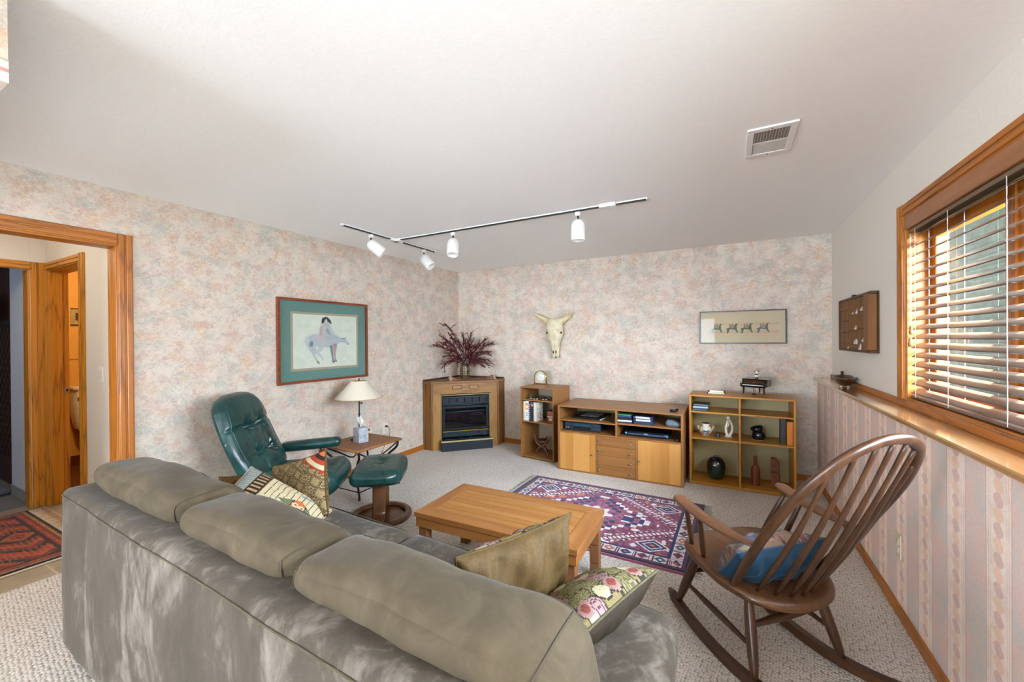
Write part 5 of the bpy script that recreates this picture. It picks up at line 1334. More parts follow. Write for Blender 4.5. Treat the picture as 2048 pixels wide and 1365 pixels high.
t = thing('cigar_box', 'small red and cream patterned box stack beside the tower books', 'box', tw(.355, .13, .439), rad(-7))
m = MB(); m.box(-.04, .04, -.04, .04, 0, .065, b=.003); m.build('lower_box', plain('#8d4a3c', .5, var=.2, scale=90), t)
m = MB(); m.box(-.04, .04, -.04, .04, .067, .125, b=.003); m.build('upper_box', plain('#9b5545', .5, var=.2, scale=90), t)
m = MB(); m.box(-.041, .041, -.0415, -.04, .055, .066, b=.0003); m.box(-.02, .02, -.0415, -.04, .018, .042, b=.0003); m.build('paper_label', plain('#d9c9ae', .6, var=.1, scale=90), t)
m = MB(); m.box(-.043, .043, -.043, .043, .125, .134, b=.003); m.build('lid', BLACK, t)
t = thing('carved_bowl_stand', 'carved wooden bowl on crossed legs in the bottom of the shelf tower', 'bowl stand', tw(.215, .155, .028), rad(-7))
m = MB(); m.lathe([(.0, .118), (.04, .122), (.062, .145), (.072, .178), (.068, .178), (.056, .148), (.03, .130), (0, .127)], (0, 0, 0), 24); m.build('bowl', DKWOOD['X'], t)
for sx, mt in ((-1, WALNUT['Z']), (1, WALNUT['Z'])):
    m = MB(); m.tube(bez([(-sx*.092, -.02, 0), (-sx*.072, -.03, .03), (-sx*.04, -.03, .085), (sx*.02, -.04, .11), (sx*.062, -.05, .15), (sx*.085, -.03, .20), (sx*.118, -.02, .235)], 6), [.008, .009, .010, .011]*9+[.010], 8, flat=(1, .8)); m.build('crossed_leg', mt, t)
m = MB(); m.tube(bez([(.0, .09, 0), (.01, .06, .06), (0, .03, .11), (0, .07, .16), (0, .09, .2)], 6), .010, 8); m.build('rear_leg', WALNUT['Z'], t)
# ------------------------------------------------------------------ things in the cabinet
t = thing('video_recorder', 'dark video cassette recorder in the left open bay of the low cabinet', 'video recorder', (-1.375, 4.15, .418), rad(1))
m = MB(); m.box(-.195, .195, 0, .33, .008, .09, b=.003); m.build('case', plain('#14181c', .45, .3), t)
m = MB(); m.box(-.197, .197, -.014, .001, .006, .092, b=.004); fp_ = m.build('front_panel', plain('#1f2c38', .35, .2), t)
m = MB(); m.box(-.10, .095, -.0155, -.013, .052, .082, b=.001); m.build('display', plain('#24475c', .2), fp_)
m = MB(); m.box(-.10, .095, -.0155, -.013, .018, .046, b=.001); m.build('tape_slot', plain('#08090b', .3), fp_)
m = MB()
for k in range(2): m.ball((-.175+k*.022, -.015, .030), (.006, .004, .006), 8, 1)
for k in range(3): m.box(-.185+k*.018, -.172+k*.018, -.0155, -.013, .06, .066, b=.0004)
for k in range(4): m.box(.11+k*.02, .124+k*.02, -.0155, -.013, .064, .072, b=.0004)
for k in range(2): m.box(.115+k*.04, .145+k*.04, -.0155, -.013, .03, .038, b=.0004)
m.build('buttons', [plain('#3e5566', .4), plain('#b9b3a2', .3)], fp_)
m = MB()
for sx in (-1, 1): m.lathe([(.012, 0), (.014, .008)], (sx*.16, .03, 0), 10); m.lathe([(.012, 0), (.014, .008)], (sx*.16, .29, 0), 10)
m.build('feet', BLACK, t)
t = thing('disc_player', 'slim black disc player in the right open bay of the low cabinet', 'disc player', (-.722, 4.16, .418), rad(0))
m = MB(); m.box(-.208, .208, 0, .24, .006, .05, b=.004); m.build('case', plain('#0d1116', .4, .2), t)
m = MB(); m.tube([(-.215, 0, .026), (-.15, -.010, .026), (0, -.014, .026), (.15, -.010, .026), (.215, 0, .026)], .02, 10, flat=(1, .6)); fp_ = m.build('front_panel', plain('#152234', .25, .3), t)
m = MB(); m.box(-.175, .165, -.027, -.022, .022, .028, b=.0005); m.build('tray_line', plain('#3c5a78', .3), fp_)
m = MB(); m.lathe([(.014, .0), (.014, .004), (0, .005)], (0, 0, 0), 14, T=Matrix.Translation((-.198, -.012, .027)) @ Matrix.Rotation(rad(90), 4, 'X')); m.lathe([(.014, .0), (.014, .004), (0, .005)], (0, 0, 0), 14, T=Matrix.Translation((.192, -.014, .027)) @ Matrix.Rotation(rad(90), 4, 'X')); m.box(-.02, .02, -.0285, -.025, .034, .040, b=.0005, mi=1); m.build('buttons', [plain('#4a7ba0', .25, .4), plain('#a9b4bd', .3)], fp_)
m = MB()
for sx in (-1, 1): m.lathe([(.01, 0), (.012, .006)], (sx*.17, .03, 0), 10); m.lathe([(.01, 0), (.012, .006)], (sx*.17, .2, 0), 10)
m.build('feet', BLACK, t)
cord('player_cord', 'black cord looping behind the disc player in the low cabinet', [(-.60, 4.42, .440), (-.60, 4.44, .50), (-.545, 4.45, .52), (-.49, 4.44, .50), (-.44, 4.42, .43), (-.41, 4.45, .423)])
t = thing('remote_sensor', 'small round black puck beside the disc player in the low cabinet', 'puck', (-.44, 4.135, .418))
m = MB(); m.lathe([(.022, 0), (.024, .006), (.022, .018), (.016, .022), (0, .023)], (0, 0, 0), 18); m.build('body', BLACK, t); m = MB(); m.lathe([(.009, .0232), (.009, .0236), (0, .0236)], (0, 0, 0), 12); m.build('cap', plain('#27313a', .3), t)
t = thing('digital_photo_frame', 'black picture frame lying flat in the upper left bay of the low cabinet', 'picture frame', (-1.325, 4.33, .542), rad(-6))
m = MB(); m.box(-.15, .15, -.175, .17, .004, .024, b=.004); m.build('frame', BLACK, t); m = MB(); m.box(-.092, .10, -.105, .115, .0235, .0255, b=.0005); m.build('picture', plain('#6a6d70', .15, var=.35, scale=9), t); m = MB(); m.box(.152, .156, -.16, .1, .002, .012, b=.0005); m.build('page_edge', plain('#cfd2d2', .6), t)
m = MB(); m.tube(bez([(-.05, .17, .02), (-.05, .20, .05), (-.0, .215, .10), (.01, .22, .12)], 6), .003, 6); m.build('cable', BLACK, t)
def tape(label, x, y, z, w_, h_, c, lab=None, rz=0, group='video tapes in the low cabinet', d_=.105):
    t = thing('video_tape', label, 'video tape', (x, y, z), rad(rz), group)
    m = MB(); m.box(-w_/2, w_/2, 0, d_, 0, h_, b=.002); m.build('case', plain(c, .35, var=.1), t)
    if lab:
        m = MB(); m.box(-w_*.36, w_*.36, -.001, .0, h_*.18, h_*.85, b=.0003); o = m.build('paper_label', plain(lab, .6, var=.05), t)
        m = MB()
        for k in range(7): xx = -w_*.3+k*w_*.085; m.box(xx, xx+w_*.05, -.0016, -.0005, h_*.42, h_*.55, b=.0002)
        m.build('writing', plain('#3b4a6a', .6), o)
    return t
tape('dark blue tape case at the bottom of the left tape pile', -.925, 4.095, .553, .142, .014, '#1c2c4e')
tape('white tape case near the bottom of the left tape pile', -.925, 4.095, .567, .142, .016, '#d5dadd')
tape('black tape case in the middle of the left tape pile', -.925, 4.096, .583, .140, .028, '#15181d')
tape('dark navy tape case under the green topped one in the left tape pile', -.925, 4.097, .611, .138, .018, '#24405f')
tape('tape case with a bright green top in the left tape pile', -.923, 4.098, .629, .126, .010, '#2f8a52')
tape('navy tape case with a white edge at the bottom of the right tape pile', -.738, 4.10, .553, .192, .028, '#22304a')
tape('white labelled tape in the middle of the right tape pile', -.742, 4.10, .581, .188, .026, '#1b2440', '#d3dcdf', 1)
tape('white labelled tape on top of the right tape pile', -.746, 4.10, .607, .188, .026, '#1b2440', '#d9e0e0', -1)
t = thing('grey_pouch', 'grey soft zip pouch at the right end of the upper cabinet bay', 'pouch', (-.468, 4.15, .553), rad(0))
m = MB(); m.rbox((0, 0, .026), (.066, .04, .026), .02, 14, .006, 0, None, lambda p: Vector((p.x, p.y, p.z*(1-.35*p.x/.066) if p.z > 0 else p.z))); m.build('body', plain('#5c6a75', .6, var=.15), t)
m = MB(); m.tube([(-.05, -.03, .047), (.05, -.03, .035)], .003, 5); m.build('zip', BLACK, t)
t = thing('remote_control', 'small black remote control on top of the low cabinet', 'remote control', (-.468, 4.20, .690), rad(-12))
m = MB(); m.rbox((0, 0, .013), (.026, .055, .013), .010, 10); m.build('body', BLACK, t); m = MB(); m.box(-.015, .015, -.02, .035, .0255, .0275, b=.001); m.box(-.012, .012, -.046, -.03, .0225, .026, b=.001); m.build('keypad', plain('#7a8085', .35, .3), t)
# ------------------------------------------------------------------ things in the bookcase
for i, (lb, h_, c) in enumerate((('dark case at the bottom of the pile in the bookcase top left bay', .024, '#1c2a33'), ('pale edged grey case in the middle of the pile in the bookcase top left bay', .022, '#6c7d85'), ('black disc case on top of the pile in the bookcase top left bay', .022, '#23292c'))):
    t = thing('disc_case', lb, 'disc case', (-.243+.004*i, 4.255, .702+[0, .0245, .047][i]), rad([-1, 1, -3][i]), 'disc cases in the bookcase')
    m = MB(); m.box(-.068, .068, 0, .14, 0, h_, b=.002); m.build('case', plain(c, .25, var=.1), t); m = MB(); m.box(-.062, .062, -.001, 0, h_*.25, h_*.75, b=.0003); m.build('spine_label', plain(['#33505f', '#a6b4b8', '#5d6a6c'][i], .4), t)
t = thing('ceramic_jug', 'painted cream jug with blue and red flowers and small handles in the bookcase', 'jug', (-.20, 4.37, .45), rad(10))
m = MB(); m.lathe([(.0, 0), (.03, 0), (.036, .008), (.052, .035), (.056, .06), (.046, .082), (.034, .092), (.033, .104), (.036, .118), (.034, .118), (.03, .1), (.04, .08), (.0, .01)], (0, 0, 0), 28)
JG = G('painted_ceramic', .2, .5, 0, .3); JG.set(Base_Color=JG.mix(JG.step(JG.noise(JG.co, 45, 2), .56, .60, 0, .8), '#d9d2bd', '#8f7a4c')); m.build('body', JG.m, t)
m = MB()
for sx in (-1, 1): m.tube(bez([(sx*.05, 0, .055), (sx*.066, 0, .072), (sx*.068, -.006, .088), (sx*.058, -.004, .09)], 5), .006, 8)
m.build('handle', plain('#cbbf9f', .25, var=.2, scale=90), t)
m = MB()
for a, z, r, mi in ((-.5, .03, .012, 1), (.35, .03, .011, 1), (-.25, .05, .016, 0), (.0, .022, .014, 0), (.2, .05, .016, 0), (-.05, .048, .012, 2)):
    R_ = .054 if z > .028 else .047; m.ball((R_*math.sin(a), -R_*math.cos(a), z), (r, .003, r*.8), 10, mi)
m.build('painted_flowers', [plain('#2f6a7d', .3), plain('#a3262a', .3), plain('#2f6b4a', .3)], t)
m = MB(); m.lathe([(.034, .114), (.037, .118), (.034, .121), (.028, .116)], (0, 0, 0), 24); m.build('rim', plain('#4f4a3a', .3), t)
t = thing('bell', 'small dark bell between the jug and the white statue', 'bell', (-.096, 4.345, .45))
m = MB(); m.lathe([(.024, 0), (.022, .008), (.016, .025), (.012, .036), (.005, .041), (.004, .05), (.007, .054), (0, .057)], (0, 0, 0), 18); m.build('body', plain('#343c40', .5, .5, var=.2), t); m = MB(); m.ball((0, 0, .005), .006, 8); m.build('clapper', IRON, t)
t = thing('statue', 'slender white stone figure with an open loop body in the bookcase', 'statue', (-.004, 4.40, .45))
IV = plain('#ddd8c8', .35, var=.03)
m = MB(); m.lathe([(.034, 0), (.034, .008), (.028, .013), (.012, .016)], (0, 0, 0), 24); m.build('base', IV, t)
m = MB(); m.tube(bez([(.0, 0, .01), (-.018, 0, .04), (-.022, 0, .085), (-.014, 0, .12), (-.006, 0, .155)], 6), [.014]*8+[.012]*8+[.009]*9, 10); m.tube(bez([(.004, 0, .01), (.028, 0, .045), (.033, 0, .10), (.018, 0, .15), (.004, 0, .162)], 6), [.013]*8+[.010]*8+[.008]*9, 10, flat=(1, 1)); m.tube(bez([(-.02, -.005, .09), (.0, -.006, .105), (.012, -.004, .15)], 6), .006, 8); m.build('body', IV, t)
m = MB(); m.ball((-.001, 0, .182), (.0175, .0175, .019), 14); m.build('head', IV, t)
t = thing('stoneware_jug', 'black glazed tilted pottery jug in the bookcase middle right bay', 'jug', (.242, 4.40, .45), rad(15))
BG = plain('#12151a', .12, var=.3, coat=.4)
m = MB(); m.lathe([(.0, .002), (.047, .002), (.052, .02), (.053, .045), (.046, .066), (.036, .076)], (0, 0, 0), 28); m.build('body', BG, t)
m = MB(); m.lathe([(.036, .0), (.046, .02), (.052, .045), (.048, .048), (.042, .02), (.03, .0)], (0, 0, 0), 28, T=Matrix.Translation((-.004, 0, .07)) @ Matrix.Rotation(rad(-17), 4, 'Y')); m.build('collar', BG, t)
m = MB(); m.lathe([(.046, 0), (.049, .005)], (0, 0, 0), 24); m.build('foot', plain('#8b7a6a', .6), t)
t = thing('binder', 'dark leather album standing at the right of the bookcase middle shelf', 'album', (.425, 4.30, .45), rad(-3))
m = MB(); m.box(-.022, .022, 0, .17, 0, .226, b=.003); m.build('cover', plain('#23211f', .5, var=.25, scale=40), t); m = MB(); m.box(-.017, .017, .005, .171, .006, .222, b=.001); m.build('pages', plain('#8a7f68', .8), t)
t = thing('orange_folder', 'orange spined book at the right end of the bookcase middle shelf', 'book', (.473, 4.272, .45))
m = MB(); m.box(-.022, .022, 0, .17, 0, .205, b=.002); m.build('cover', plain('#c8761e', .5, var=.08, scale=60), t); m = MB(); m.box(-.018, .018, .004, .171, .004, .2058, b=.001); m.build('pages', plain('#b9a888', .8), t)
t = thing('ceramic_vase', 'round glossy black and green vase in the bookcase lower left bay', 'vase', (-.112, 4.41, .03))
m = MB(); m.lathe([(.0, 0), (.045, 0), (.06, .012), (.080, .06), (.086, .11), (.078, .16), (.055, .196), (.026, .208), (.024, .214), (.018, .213), (.018, .2), (0, .19)], (0, 0, 0), 36); m.build('body', m_glaze(), t)
m = MB(); m.lathe([(.024, .210), (.026, .215), (.02, .218), (.017, .212)], (0, 0, 0), 20); m.build('lip', plain('#5b5468', .2), t)
t = thing('wooden_bottle', 'carved reddish wooden bottle in the bookcase lower right bay', 'bottle', (.216, 4.375, .03))
WB = wood('#7f4522', '#57290f', 'Z', .45)
m = MB(); m.lathe([(.034, 0), (.037, .006), (.037, .13), (.034, .155), (.022, .178), (.015, .19)], (0, 0, 0), 12, smooth=False); m.build('body', WB, t)
m = MB(); m.lathe([(.015, .185), (.0145, .25), (.017, .256), (.016, .266), (0, .267)], (0, 0, 0), 14); m.build('neck', WB, t)
t = thing('tower_carving', 'blocky carved wooden tower leaning beside the wooden bottle', 'carving', (.375, 4.375, .03), rad(-8))
m = MB()
for k, (z0, z1, w_, dx) in enumerate(((0, .03, .038, 0), (.032, .075, .036, 0), (.077, .115, .035, -.001), (.117, .138, .034, -.003), (.148, .2, .032, -.006), (.202, .245, .031, -.008))): m.box(dx-w_, dx+w_*.95, -.028, .028, z0, z1, b=.004)
m.box(-.036, .028, -.024, .024, 0, .24, b=.002); m.box(-.039, .008, -.024, .024, .24, .268, b=.006); m.build('blocks', WB, t)
m = MB(); m.box(-.038, .030, -.030, .030, .138, .147, b=.002); m.build('band', DKWOOD['X'], t)
m = MB()
for z in (.05, .095, .17, .22):
    for q in (-.018, .008): m.box(q, q+.003, -.0295, -.027, z-.018, z+.018, b=.0003)
m.build('carved_lines', DKWOOD['Z'], t)
# on top of the bookcase
PB = plain('#17100d', .12, coat=.5, var=.2)
t = thing('toy_piano', 'miniature black grand piano on top of the bookcase', 'piano', (.245, 4.468, .858), rad(-24)); t.scale = (.8, .92, 1.25)
pl = [(-.135, -.085), (.135, -.085), (.135, .02), (.105, .06), (.05, .075), (.0, .10), (-.04, .125), (-.10, .125), (-.135, .09)]
m = MB(); m.prism(pl, .070, .118, .002); m.build('case', PB, t)
m = MB(); m.prism([(x*1.03, y*1.03) for x, y in pl], .118, .124, .0015); m.build('lid', PB, t)
m = MB(); m.box(-.143, .125, -.118, -.084, .062, .076, b=.002); m.box(-.143, -.125, -.118, -.084, .076, .092, b=.002); m.box(.108, .125, -.118, -.084, .076, .092, b=.002); kb = m.build('keybed', PB, t)
m = MB(); m.box(-.122, .105, -.116, -.092, .0765, .081, b=.0005); m.build('white_keys', plain('#d8dcd6', .3), kb)
m = MB()
for k in range(22):
    if k % 7 not in (2, 6): m.box(-.113+k*.0098, -.1085+k*.0098, -.106, -.092, .081, .0835, b=.0003)
m.build('black_keys', BLACK, kb)
m = MB(); m.box(-.115, .10, -.0862, -.085, .088, .112, b=.0004); fb = m.build('fallboard', plain('#3a2411', .2), t)
m = MB()
for k in range(5): m.box(-.02+k*.008, -.014+k*.008, -.0868, -.086, .097, .1035-.002*(k % 2), b=.0002)
m.build('gold_lettering', BRASS, fb)
for x, y in ((-.115, -.095), (.105, -.095), (-.02, .085)):
    m = MB(); m.lathe([(.006, .012), (.008, .02), (.012, .05), (.013, .068)], (x, y, 0), 8, smooth=False); lg = m.build('leg', PB, t)
    m = MB(); m.ball((x, y, .006), (.006, .006, .006), 8); m.build('caster', BRASS, lg)
m = MB()
for x in (-.03, -.01): m.tube([(x, -.05, .07), (x, -.05, .012)], .0022, 6)
m.box(-.042, .002, -.062, -.04, .004, .012, b=.002); m.build('pedals', PB, t)
t = thing('panda_figurine', 'tiny crystal panda figurine standing on the toy piano lid', 'figurine', (.235, 4.47, 1.0135), rad(-10))
CRY = plain('#dfe3e2', .08, coat=.6, var=.05)
m = MB(); m.ball((0, 0, .026), (.015, .013, .018), 12); m.ball((-.012, -.003, .022), (.006, .007, .012), 8); m.ball((.014, -.003, .032), (.010, .006, .006), 8); m.build('body', CRY, t)
m = MB(); m.ball((0, -.002, .056), (.015, .013, .014), 12); hd_ = m.build('head', CRY, t)
m = MB(); m.ball((-.013, 0, .070), (.006, .004, .006), 8); m.ball((.013, 0, .070), (.006, .004, .006), 8); m.ball((-.006, -.013, .057), .0028, 6); m.ball((.006, -.013, .057), .0028, 6); m.ball((0, -.0145, .051), .0022, 6); m.build('ears_and_eyes', BLACK, hd_)
m = MB(); m.ball((-.007, -.006, .037), (.010, .010, .006), 8); m.ball((.007, -.006, .037), (.010, .010, .006), 8); m.ball((-.008, 0, .004), (.007, .009, .005), 8); m.ball((.008, 0, .004), (.007, .009, .005), 8); m.build('dark_paws', BLACK, t)
t = thing('ceramic_tray', 'small cream dish with little dark end figures on top of the bookcase', 'dish', (-.105, 4.40, .858), rad(-4))
m = MB(); m.prism([(-.07, -.02), (.07, -.02), (.062, .025), (-.062, .025)], 0, .012, .003); m.box(-.062, .062, .012, .018, .01, .028, b=.003); m.build('dish', plain('#d5cdb6', .3, var=.1, scale=60), t)
m = MB()
for sx in (-1, 1): m.tube([(sx*.066, 0, .012), (sx*.07, .004, .026), (sx*.064, .006, .033)], [.006, .006, .004], 6); m.ball((sx*.075, -.012, .007), (.009, .006, .006), 8)
m.build('end_figures', plain('#3a3430', .4, var=.3, scale=90), t)
# ------------------------------------------------------------------ rocking chair
RK = thing('rocking_chair', 'dark wooden spindle-back rocking chair beside the striped wall', 'rocking chair', (.092, 2.165, 0), rad(42.3))
W_ = {a: wood('#4a2d17', '#28150a', a, .36, 1.0, .15) for a in 'XYZ'}; WS = wood('#664225', '#3e2411', 'Y', .34, 1.0, .2)
def seat_z(y): return .385+.13*y
outl = [Vector((p.x*1.09+.012, p.y, 0)) for p in bez([(0, .232, 0), (.12, .225, 0), (.21, .19, 0), (.245, .11, 0), (.25, .0, 0), (.238, -.10, 0), (.195, -.20, 0), (.11, -.268, 0), (0, -.29, 0), (-.11, -.268, 0), (-.195, -.20, 0), (-.238, -.10, 0), (-.25, 0, 0), (-.245, .11, 0), (-.21, .19, 0), (-.12, .225, 0), (0, .232, 0)], 5)[:-1]]
m = MB(); n_ = len(outl); rings = []
for sc, dz in ((.90, -.042), (.97, -.036), (1.0, -.024), (1.0, -.014), (.975, -.003), (.93, .0), (.6, -.006), (.25, -.009), (.02, -.009)):
    rings.append([(p.x*sc, p.y*sc, seat_z(p.y*sc)+dz) for p in outl])
vs_ = [q for r_ in rings for q in r_]; fs_ = []
for r_ in range(len(rings)-1):
    for i in range(n_): fs_.append([r_*n_+i, r_*n_+(i+1) % n_, (r_+1)*n_+(i+1) % n_, (r_+1)*n_+i])
m.add(vs_, fs_, 0, True); m.add(rings[0], [list(range(n_))]); m.add(rings[-1], [list(range(n_))], 0, True); m.build('seat', WS, RK)
def rocker_z(y): return .022+max(0, (y+.06)**2)/2.0
LEGS = {}
for sx in (-1, 1):
    for nm, ty, by in (('f', .135, .232), ('b', -.155, -.235)):
        top = Vector((sx*.175, ty, seat_z(ty)-.035)); bot = Vector((sx*.223, by, rocker_z(by)+.012)); LEGS[sx, nm] = (top, bot)
        m = MB(); m.tube([top.lerp(bot, k/10) for k in range(11)], [.016, .018, .0205, .0215, .022, .022, .0215, .021, .019, .016, .013], 12); m.build('leg', W_['Z'], RK)
    m = MB(); ys = [.305-.83*i/26 for i in range(27)]
    vs_ = []; fs_ = []
    for i, y in enumerate(ys):
        e = min(1, min(i, 26-i)/1.5+.45); hh_ = .021*e; x0 = sx*.223; z = rocker_z(y)
        for a, b in ((-1, -1), (1, -1), (1, 1), (-1, 1)): vs_.append((x0+a*.0155*e, y, z+b*hh_*1.0))
    for i in range(26):
        for k in range(4): fs_.append([i*4+k, i*4+(k+1) % 4, i*4+4+(k+1) % 4, i*4+4+k])
    fs_ += [[0, 1, 2, 3], [104, 105, 106, 107]]; m.add(vs_, fs_, 0, False); m.build('rocker', W_['Y'], RK)
def stretch(a, b, r):
    m = MB(); m.tube([a.lerp(b, k/10) for k in range(11)], [r*(.62+.55*math.sin(PI*k/10)) for k in range(11)], 10); m.build('stretcher', W_['X'], RK)
for sx in (-1, 1):
    f_, b_ = LEGS[sx, 'f'], LEGS[sx, 'b']; stretch(f_[0].lerp(f_[1], .62), b_[0].lerp(b_[1], .62), .012)
stretch(LEGS[-1, 'b'][0].lerp(LEGS[-1, 'b'][1], .36), LEGS[1, 'b'][0].lerp(LEGS[1, 'b'][1], .30), .015); stretch(LEGS[-1, 'f'][0].lerp(LEGS[-1, 'f'][1], .4), LEGS[1, 'f'][0].lerp(LEGS[1, 'f'][1], .4), .013)
LD = Vector((0, -.535, .845)); B0 = Vector((.012, -.12, seat_z(-.12)-.01))
def bp(x, s): return B0+Vector((x*1.07, 0, 0))+LD*s*1.1
hoop = bez([bp(-.212, 0), bp(-.236, .18), bp(-.246, .36), bp(-.228, .54), bp(-.165, .68), bp(-.085, .742), bp(0, .76), bp(.085, .742), bp(.165, .68), bp(.228, .54), bp(.246, .36), bp(.236, .18), bp(.212, 0)], 8)
m = MB(); n_ = len(hoop); m.tube(hoop, [.0185*(.75 if i in (0, n_-1) else 1) for i in range(n_)], 12, flat=(.85, 1.15), up=LD.cross(Vector((1, 0, 0)))); m.build('back_hoop', W_['Z'], RK)
for k in range(-3, 4):
    x0 = k*.054; y0_ = -.235+.095*(abs(x0)/.2)**2; a = Vector((x0+.012, y0_, seat_z(y0_)-.01)); x1 = k*.062
    s1 = .757-.10*(abs(x1)/.186)**2.4; b = bp(x1, s1)
    pts = [a.lerp(b, t/14)+Vector((0, -.018*math.sin(PI*t/14), 0)) for t in range(15)]
    rs = [k*1.2 for k in (.006, .0075, .011, .0145, .016, .016, .0155, .015, .014, .0125, .011, .010, .009, .008, .007)]
    m = MB(); m.tube(pts, rs, 10, flat=[(.95, .95), (.85, 1), (.6, 1)]+[(.45, 1)]*9+[(.6, 1), (.8, 1), (.9, .9)], up=(0, 1, .5)); m.build('spindle', W_['Z'], RK)
for sx in (-1, 1):
    ctr = bez([(sx*.262+.012, -.27, .60), (sx*.276+.008, -.13, .602), (sx*.286, .0, .618), (sx*.296, .10, .640), (sx*.290, .135, .648)], 6); n_ = len(ctr)
    wd = [.016+.018*min(1, i/7)-.016*max(0, (i-n_+5)/5) for i in range(n_)]
    m = MB(); m.tube(ctr, wd, 12, flat=(.42, 1.0), up=(0, 0, 1)); m.build('armrest', wood('#6b452c', '#452a18', 'Y', .3, coat=.3), RK)
    for ya, xs, ys_ in ((.085, .205, .15), (-.005, .218, .055)):
        top = Vector((sx*(.288), ya, .626)); bot = Vector((sx*xs, ys_, seat_z(ys_)-.008)); m = MB(); m.tube([bot.lerp(top, t/8) for t in range(9)], [.009, .011, .0125, .013, .0125, .012, .011, .010, .009], 10); m.build('arm_spindle', W_['Z'], RK)
vb = lin('#0b3850'); vb2 = lin('#0e3a52')
def tap(u, v):
    f = floral(lin('#1d4a63'))(u, v); x = NZ2(u*9+3, v*9); c = [lin('#a8485a'), lin('#c7b48a'), lin('#2b5a8a'), lin('#7a3a2a'), lin('#b98a72')][int(x*4.99)]
    return tuple(z*.6 for z in lerp(f, c, .55))
VELV = vcol('blue_velvet', .75, 200, .12, .1)
def vel(u, v): return tuple(z*(.8+.4*NZ(u*6, v*6)) for z in vb)
ca, sa = math.cos(rad(42.3)), math.sin(rad(42.3))
def rk(x, y, z): return Vector((.092+x*ca-y*sa, 2.165+x*sa+y*ca, z))
ex = rk(1, 0, 0)-rk(0, 0, 0); ey = Vector(rk(0, -.45, .89))-Vector(rk(0, 0, 0))
pillow('throw_pillow', 'blue velvet pillow with a floral tapestry front slumped on the rocking chair seat', rk(.0, -.095, .438), ex*.235, (rk(0, -.62, .78)-rk(0, 0, 0)).normalized()*.10, .085, vel, tap, VELV, n=80, wr=.03)
# ------------------------------------------------------------------ seen through the hall
t = thing('wall_quilt', 'dark brown quilt hanging in the room beyond the hall', 'quilt', (-6.31, 1.158, 1.15))
m = MB(); m.box(-.43, .43, -.012, .012, -.85, .42, b=.006); m.build('quilting', QUILT, t)
m = MB(); m.box(-.44, .44, -.016, .016, .42, .48, b=.004); m.build('binding', plain('#1b100c', .8), t)
t = thing('floor_cushion', 'flat grey pad on the floor of the far room', 'floor pad', (-6.15, .86, 0), rad(8))
m = MB(); m.rbox((0, 0, .03), (.30, .22, .03), .028, 12, .006); m.build('pad', plain('#5d6069', .9, var=.1), t); m = MB(); m.tube([(-.29, -.21, .03), (.29, -.21, .03), (.29, .21, .03), (-.29, .21, .03)], .004, 5, closed=True); m.build('piping', plain('#4a4c54', .9), t)
t = thing('hanging_lantern', 'dim red glowing lamp shade in the far dark room', 'lamp', (-6.45, .98, 1.78))
m = MB(); m.lathe([(.12, -.12), (.16, .0), (.12, .12), (.115, .12), (.155, 0), (.115, -.12)], (0, 0, 0), 24); m.build('shade', emis('#5a1606', .35), t); m = MB(); m.tube([(0, 0, .12), (0, 0, H-1.62)], .004, 6); m.build('cord', BLACK, t)
PORC = plain('#e7dcc6', .12, coat=.4, var=.02)
TO = thing('toilet', 'white porcelain toilet seen through the bathroom door', 'toilet', (-6.642, 1.90, 0))
m = MB(); m.rbox((.10, 0, .63), (.095, .235, .24), .05, 16, .008, 0, None, lambda p: Vector((p.x*(1-.12*max(0, -p.z/.24)), p.y*(1-.14*max(0, -p.z/.24)), p.z))); m.build('tank', PORC, TO)
m = MB(); m.rbox((.10, 0, .885), (.105, .245, .022), .018, 10); m.build('tank_lid', PORC, TO)
m = MB(); m.tube([(.197, -.2, .78), (.215, -.2, .78)], .012, 10); m.tube([(.214, -.205, .782), (.217, -.135, .772)], .007, 8); m.build('flush_lever', BRASS, TO)
m = MB(); m.lathe([(.10, 0), (.105, .03), (.09, .12), (.11, .22), (.165, .33), (.185, .385), (.165, .39), (.12, .30), (0, .25)], (.42, 0, 0), 28, sx=1.25); m.box(.14, .34, -.09, .09, .0, .36, b=.03); m.build('bowl', PORC, TO)
m = MB(); m.lathe([(.0, .395), (.185, .395), (.192, .408), (.185, .42), (0, .424)], (.42, 0, 0), 28, sx=1.25); m.build('seat_lid', PORC, TO)
t = thing('tissue_carton', 'colourful tissue carton on the toilet tank', 'tissue box', (-6.54, 1.82, .907), rad(15))
m = MB(); m.box(-.055, .055, -.055, .055, 0, .12, b=.003); bx_ = m.build('box', plain('#d8cfa8', .5), t)
m = MB(); m.box(.0535, .0562, -.03, .04, .02, .09, b=.0005); m.build('blue_print', plain('#3f7d92', .5), t); m = MB(); m.ball((.056, .0, .06), (.002, .02, .028), 10); m.build('yellow_print', plain('#d9b23a', .5), t); m = MB(); m.box(-.04, .03, -.0562, -.0545, .03, .08, b=.0005); m.build('leaf_print', plain('#6d7a48', .5), t)
t = thing('bathroom_art', 'small banded picture on the orange bathroom wall', 'picture', (-6.648, 1.86, 1.70))
m = MB(); m.box(0, .012, -.17, .17, -.10, .10, b=.002); m.build('panel', plain('#b39a6a', .7, var=.3, scale=40), t)
m = MB(); m.box(.011, .014, -.17, .17, .086, .10, b=.001); m.box(.011, .014, -.17, .17, -.10, -.086, b=.001)
for k in range(5): m.box(.011, .0145, -.13+k*.065, -.108+k*.065, -.04, .045, b=.001)
m.build('dark_bands', plain('#4b3a22', .7), t)
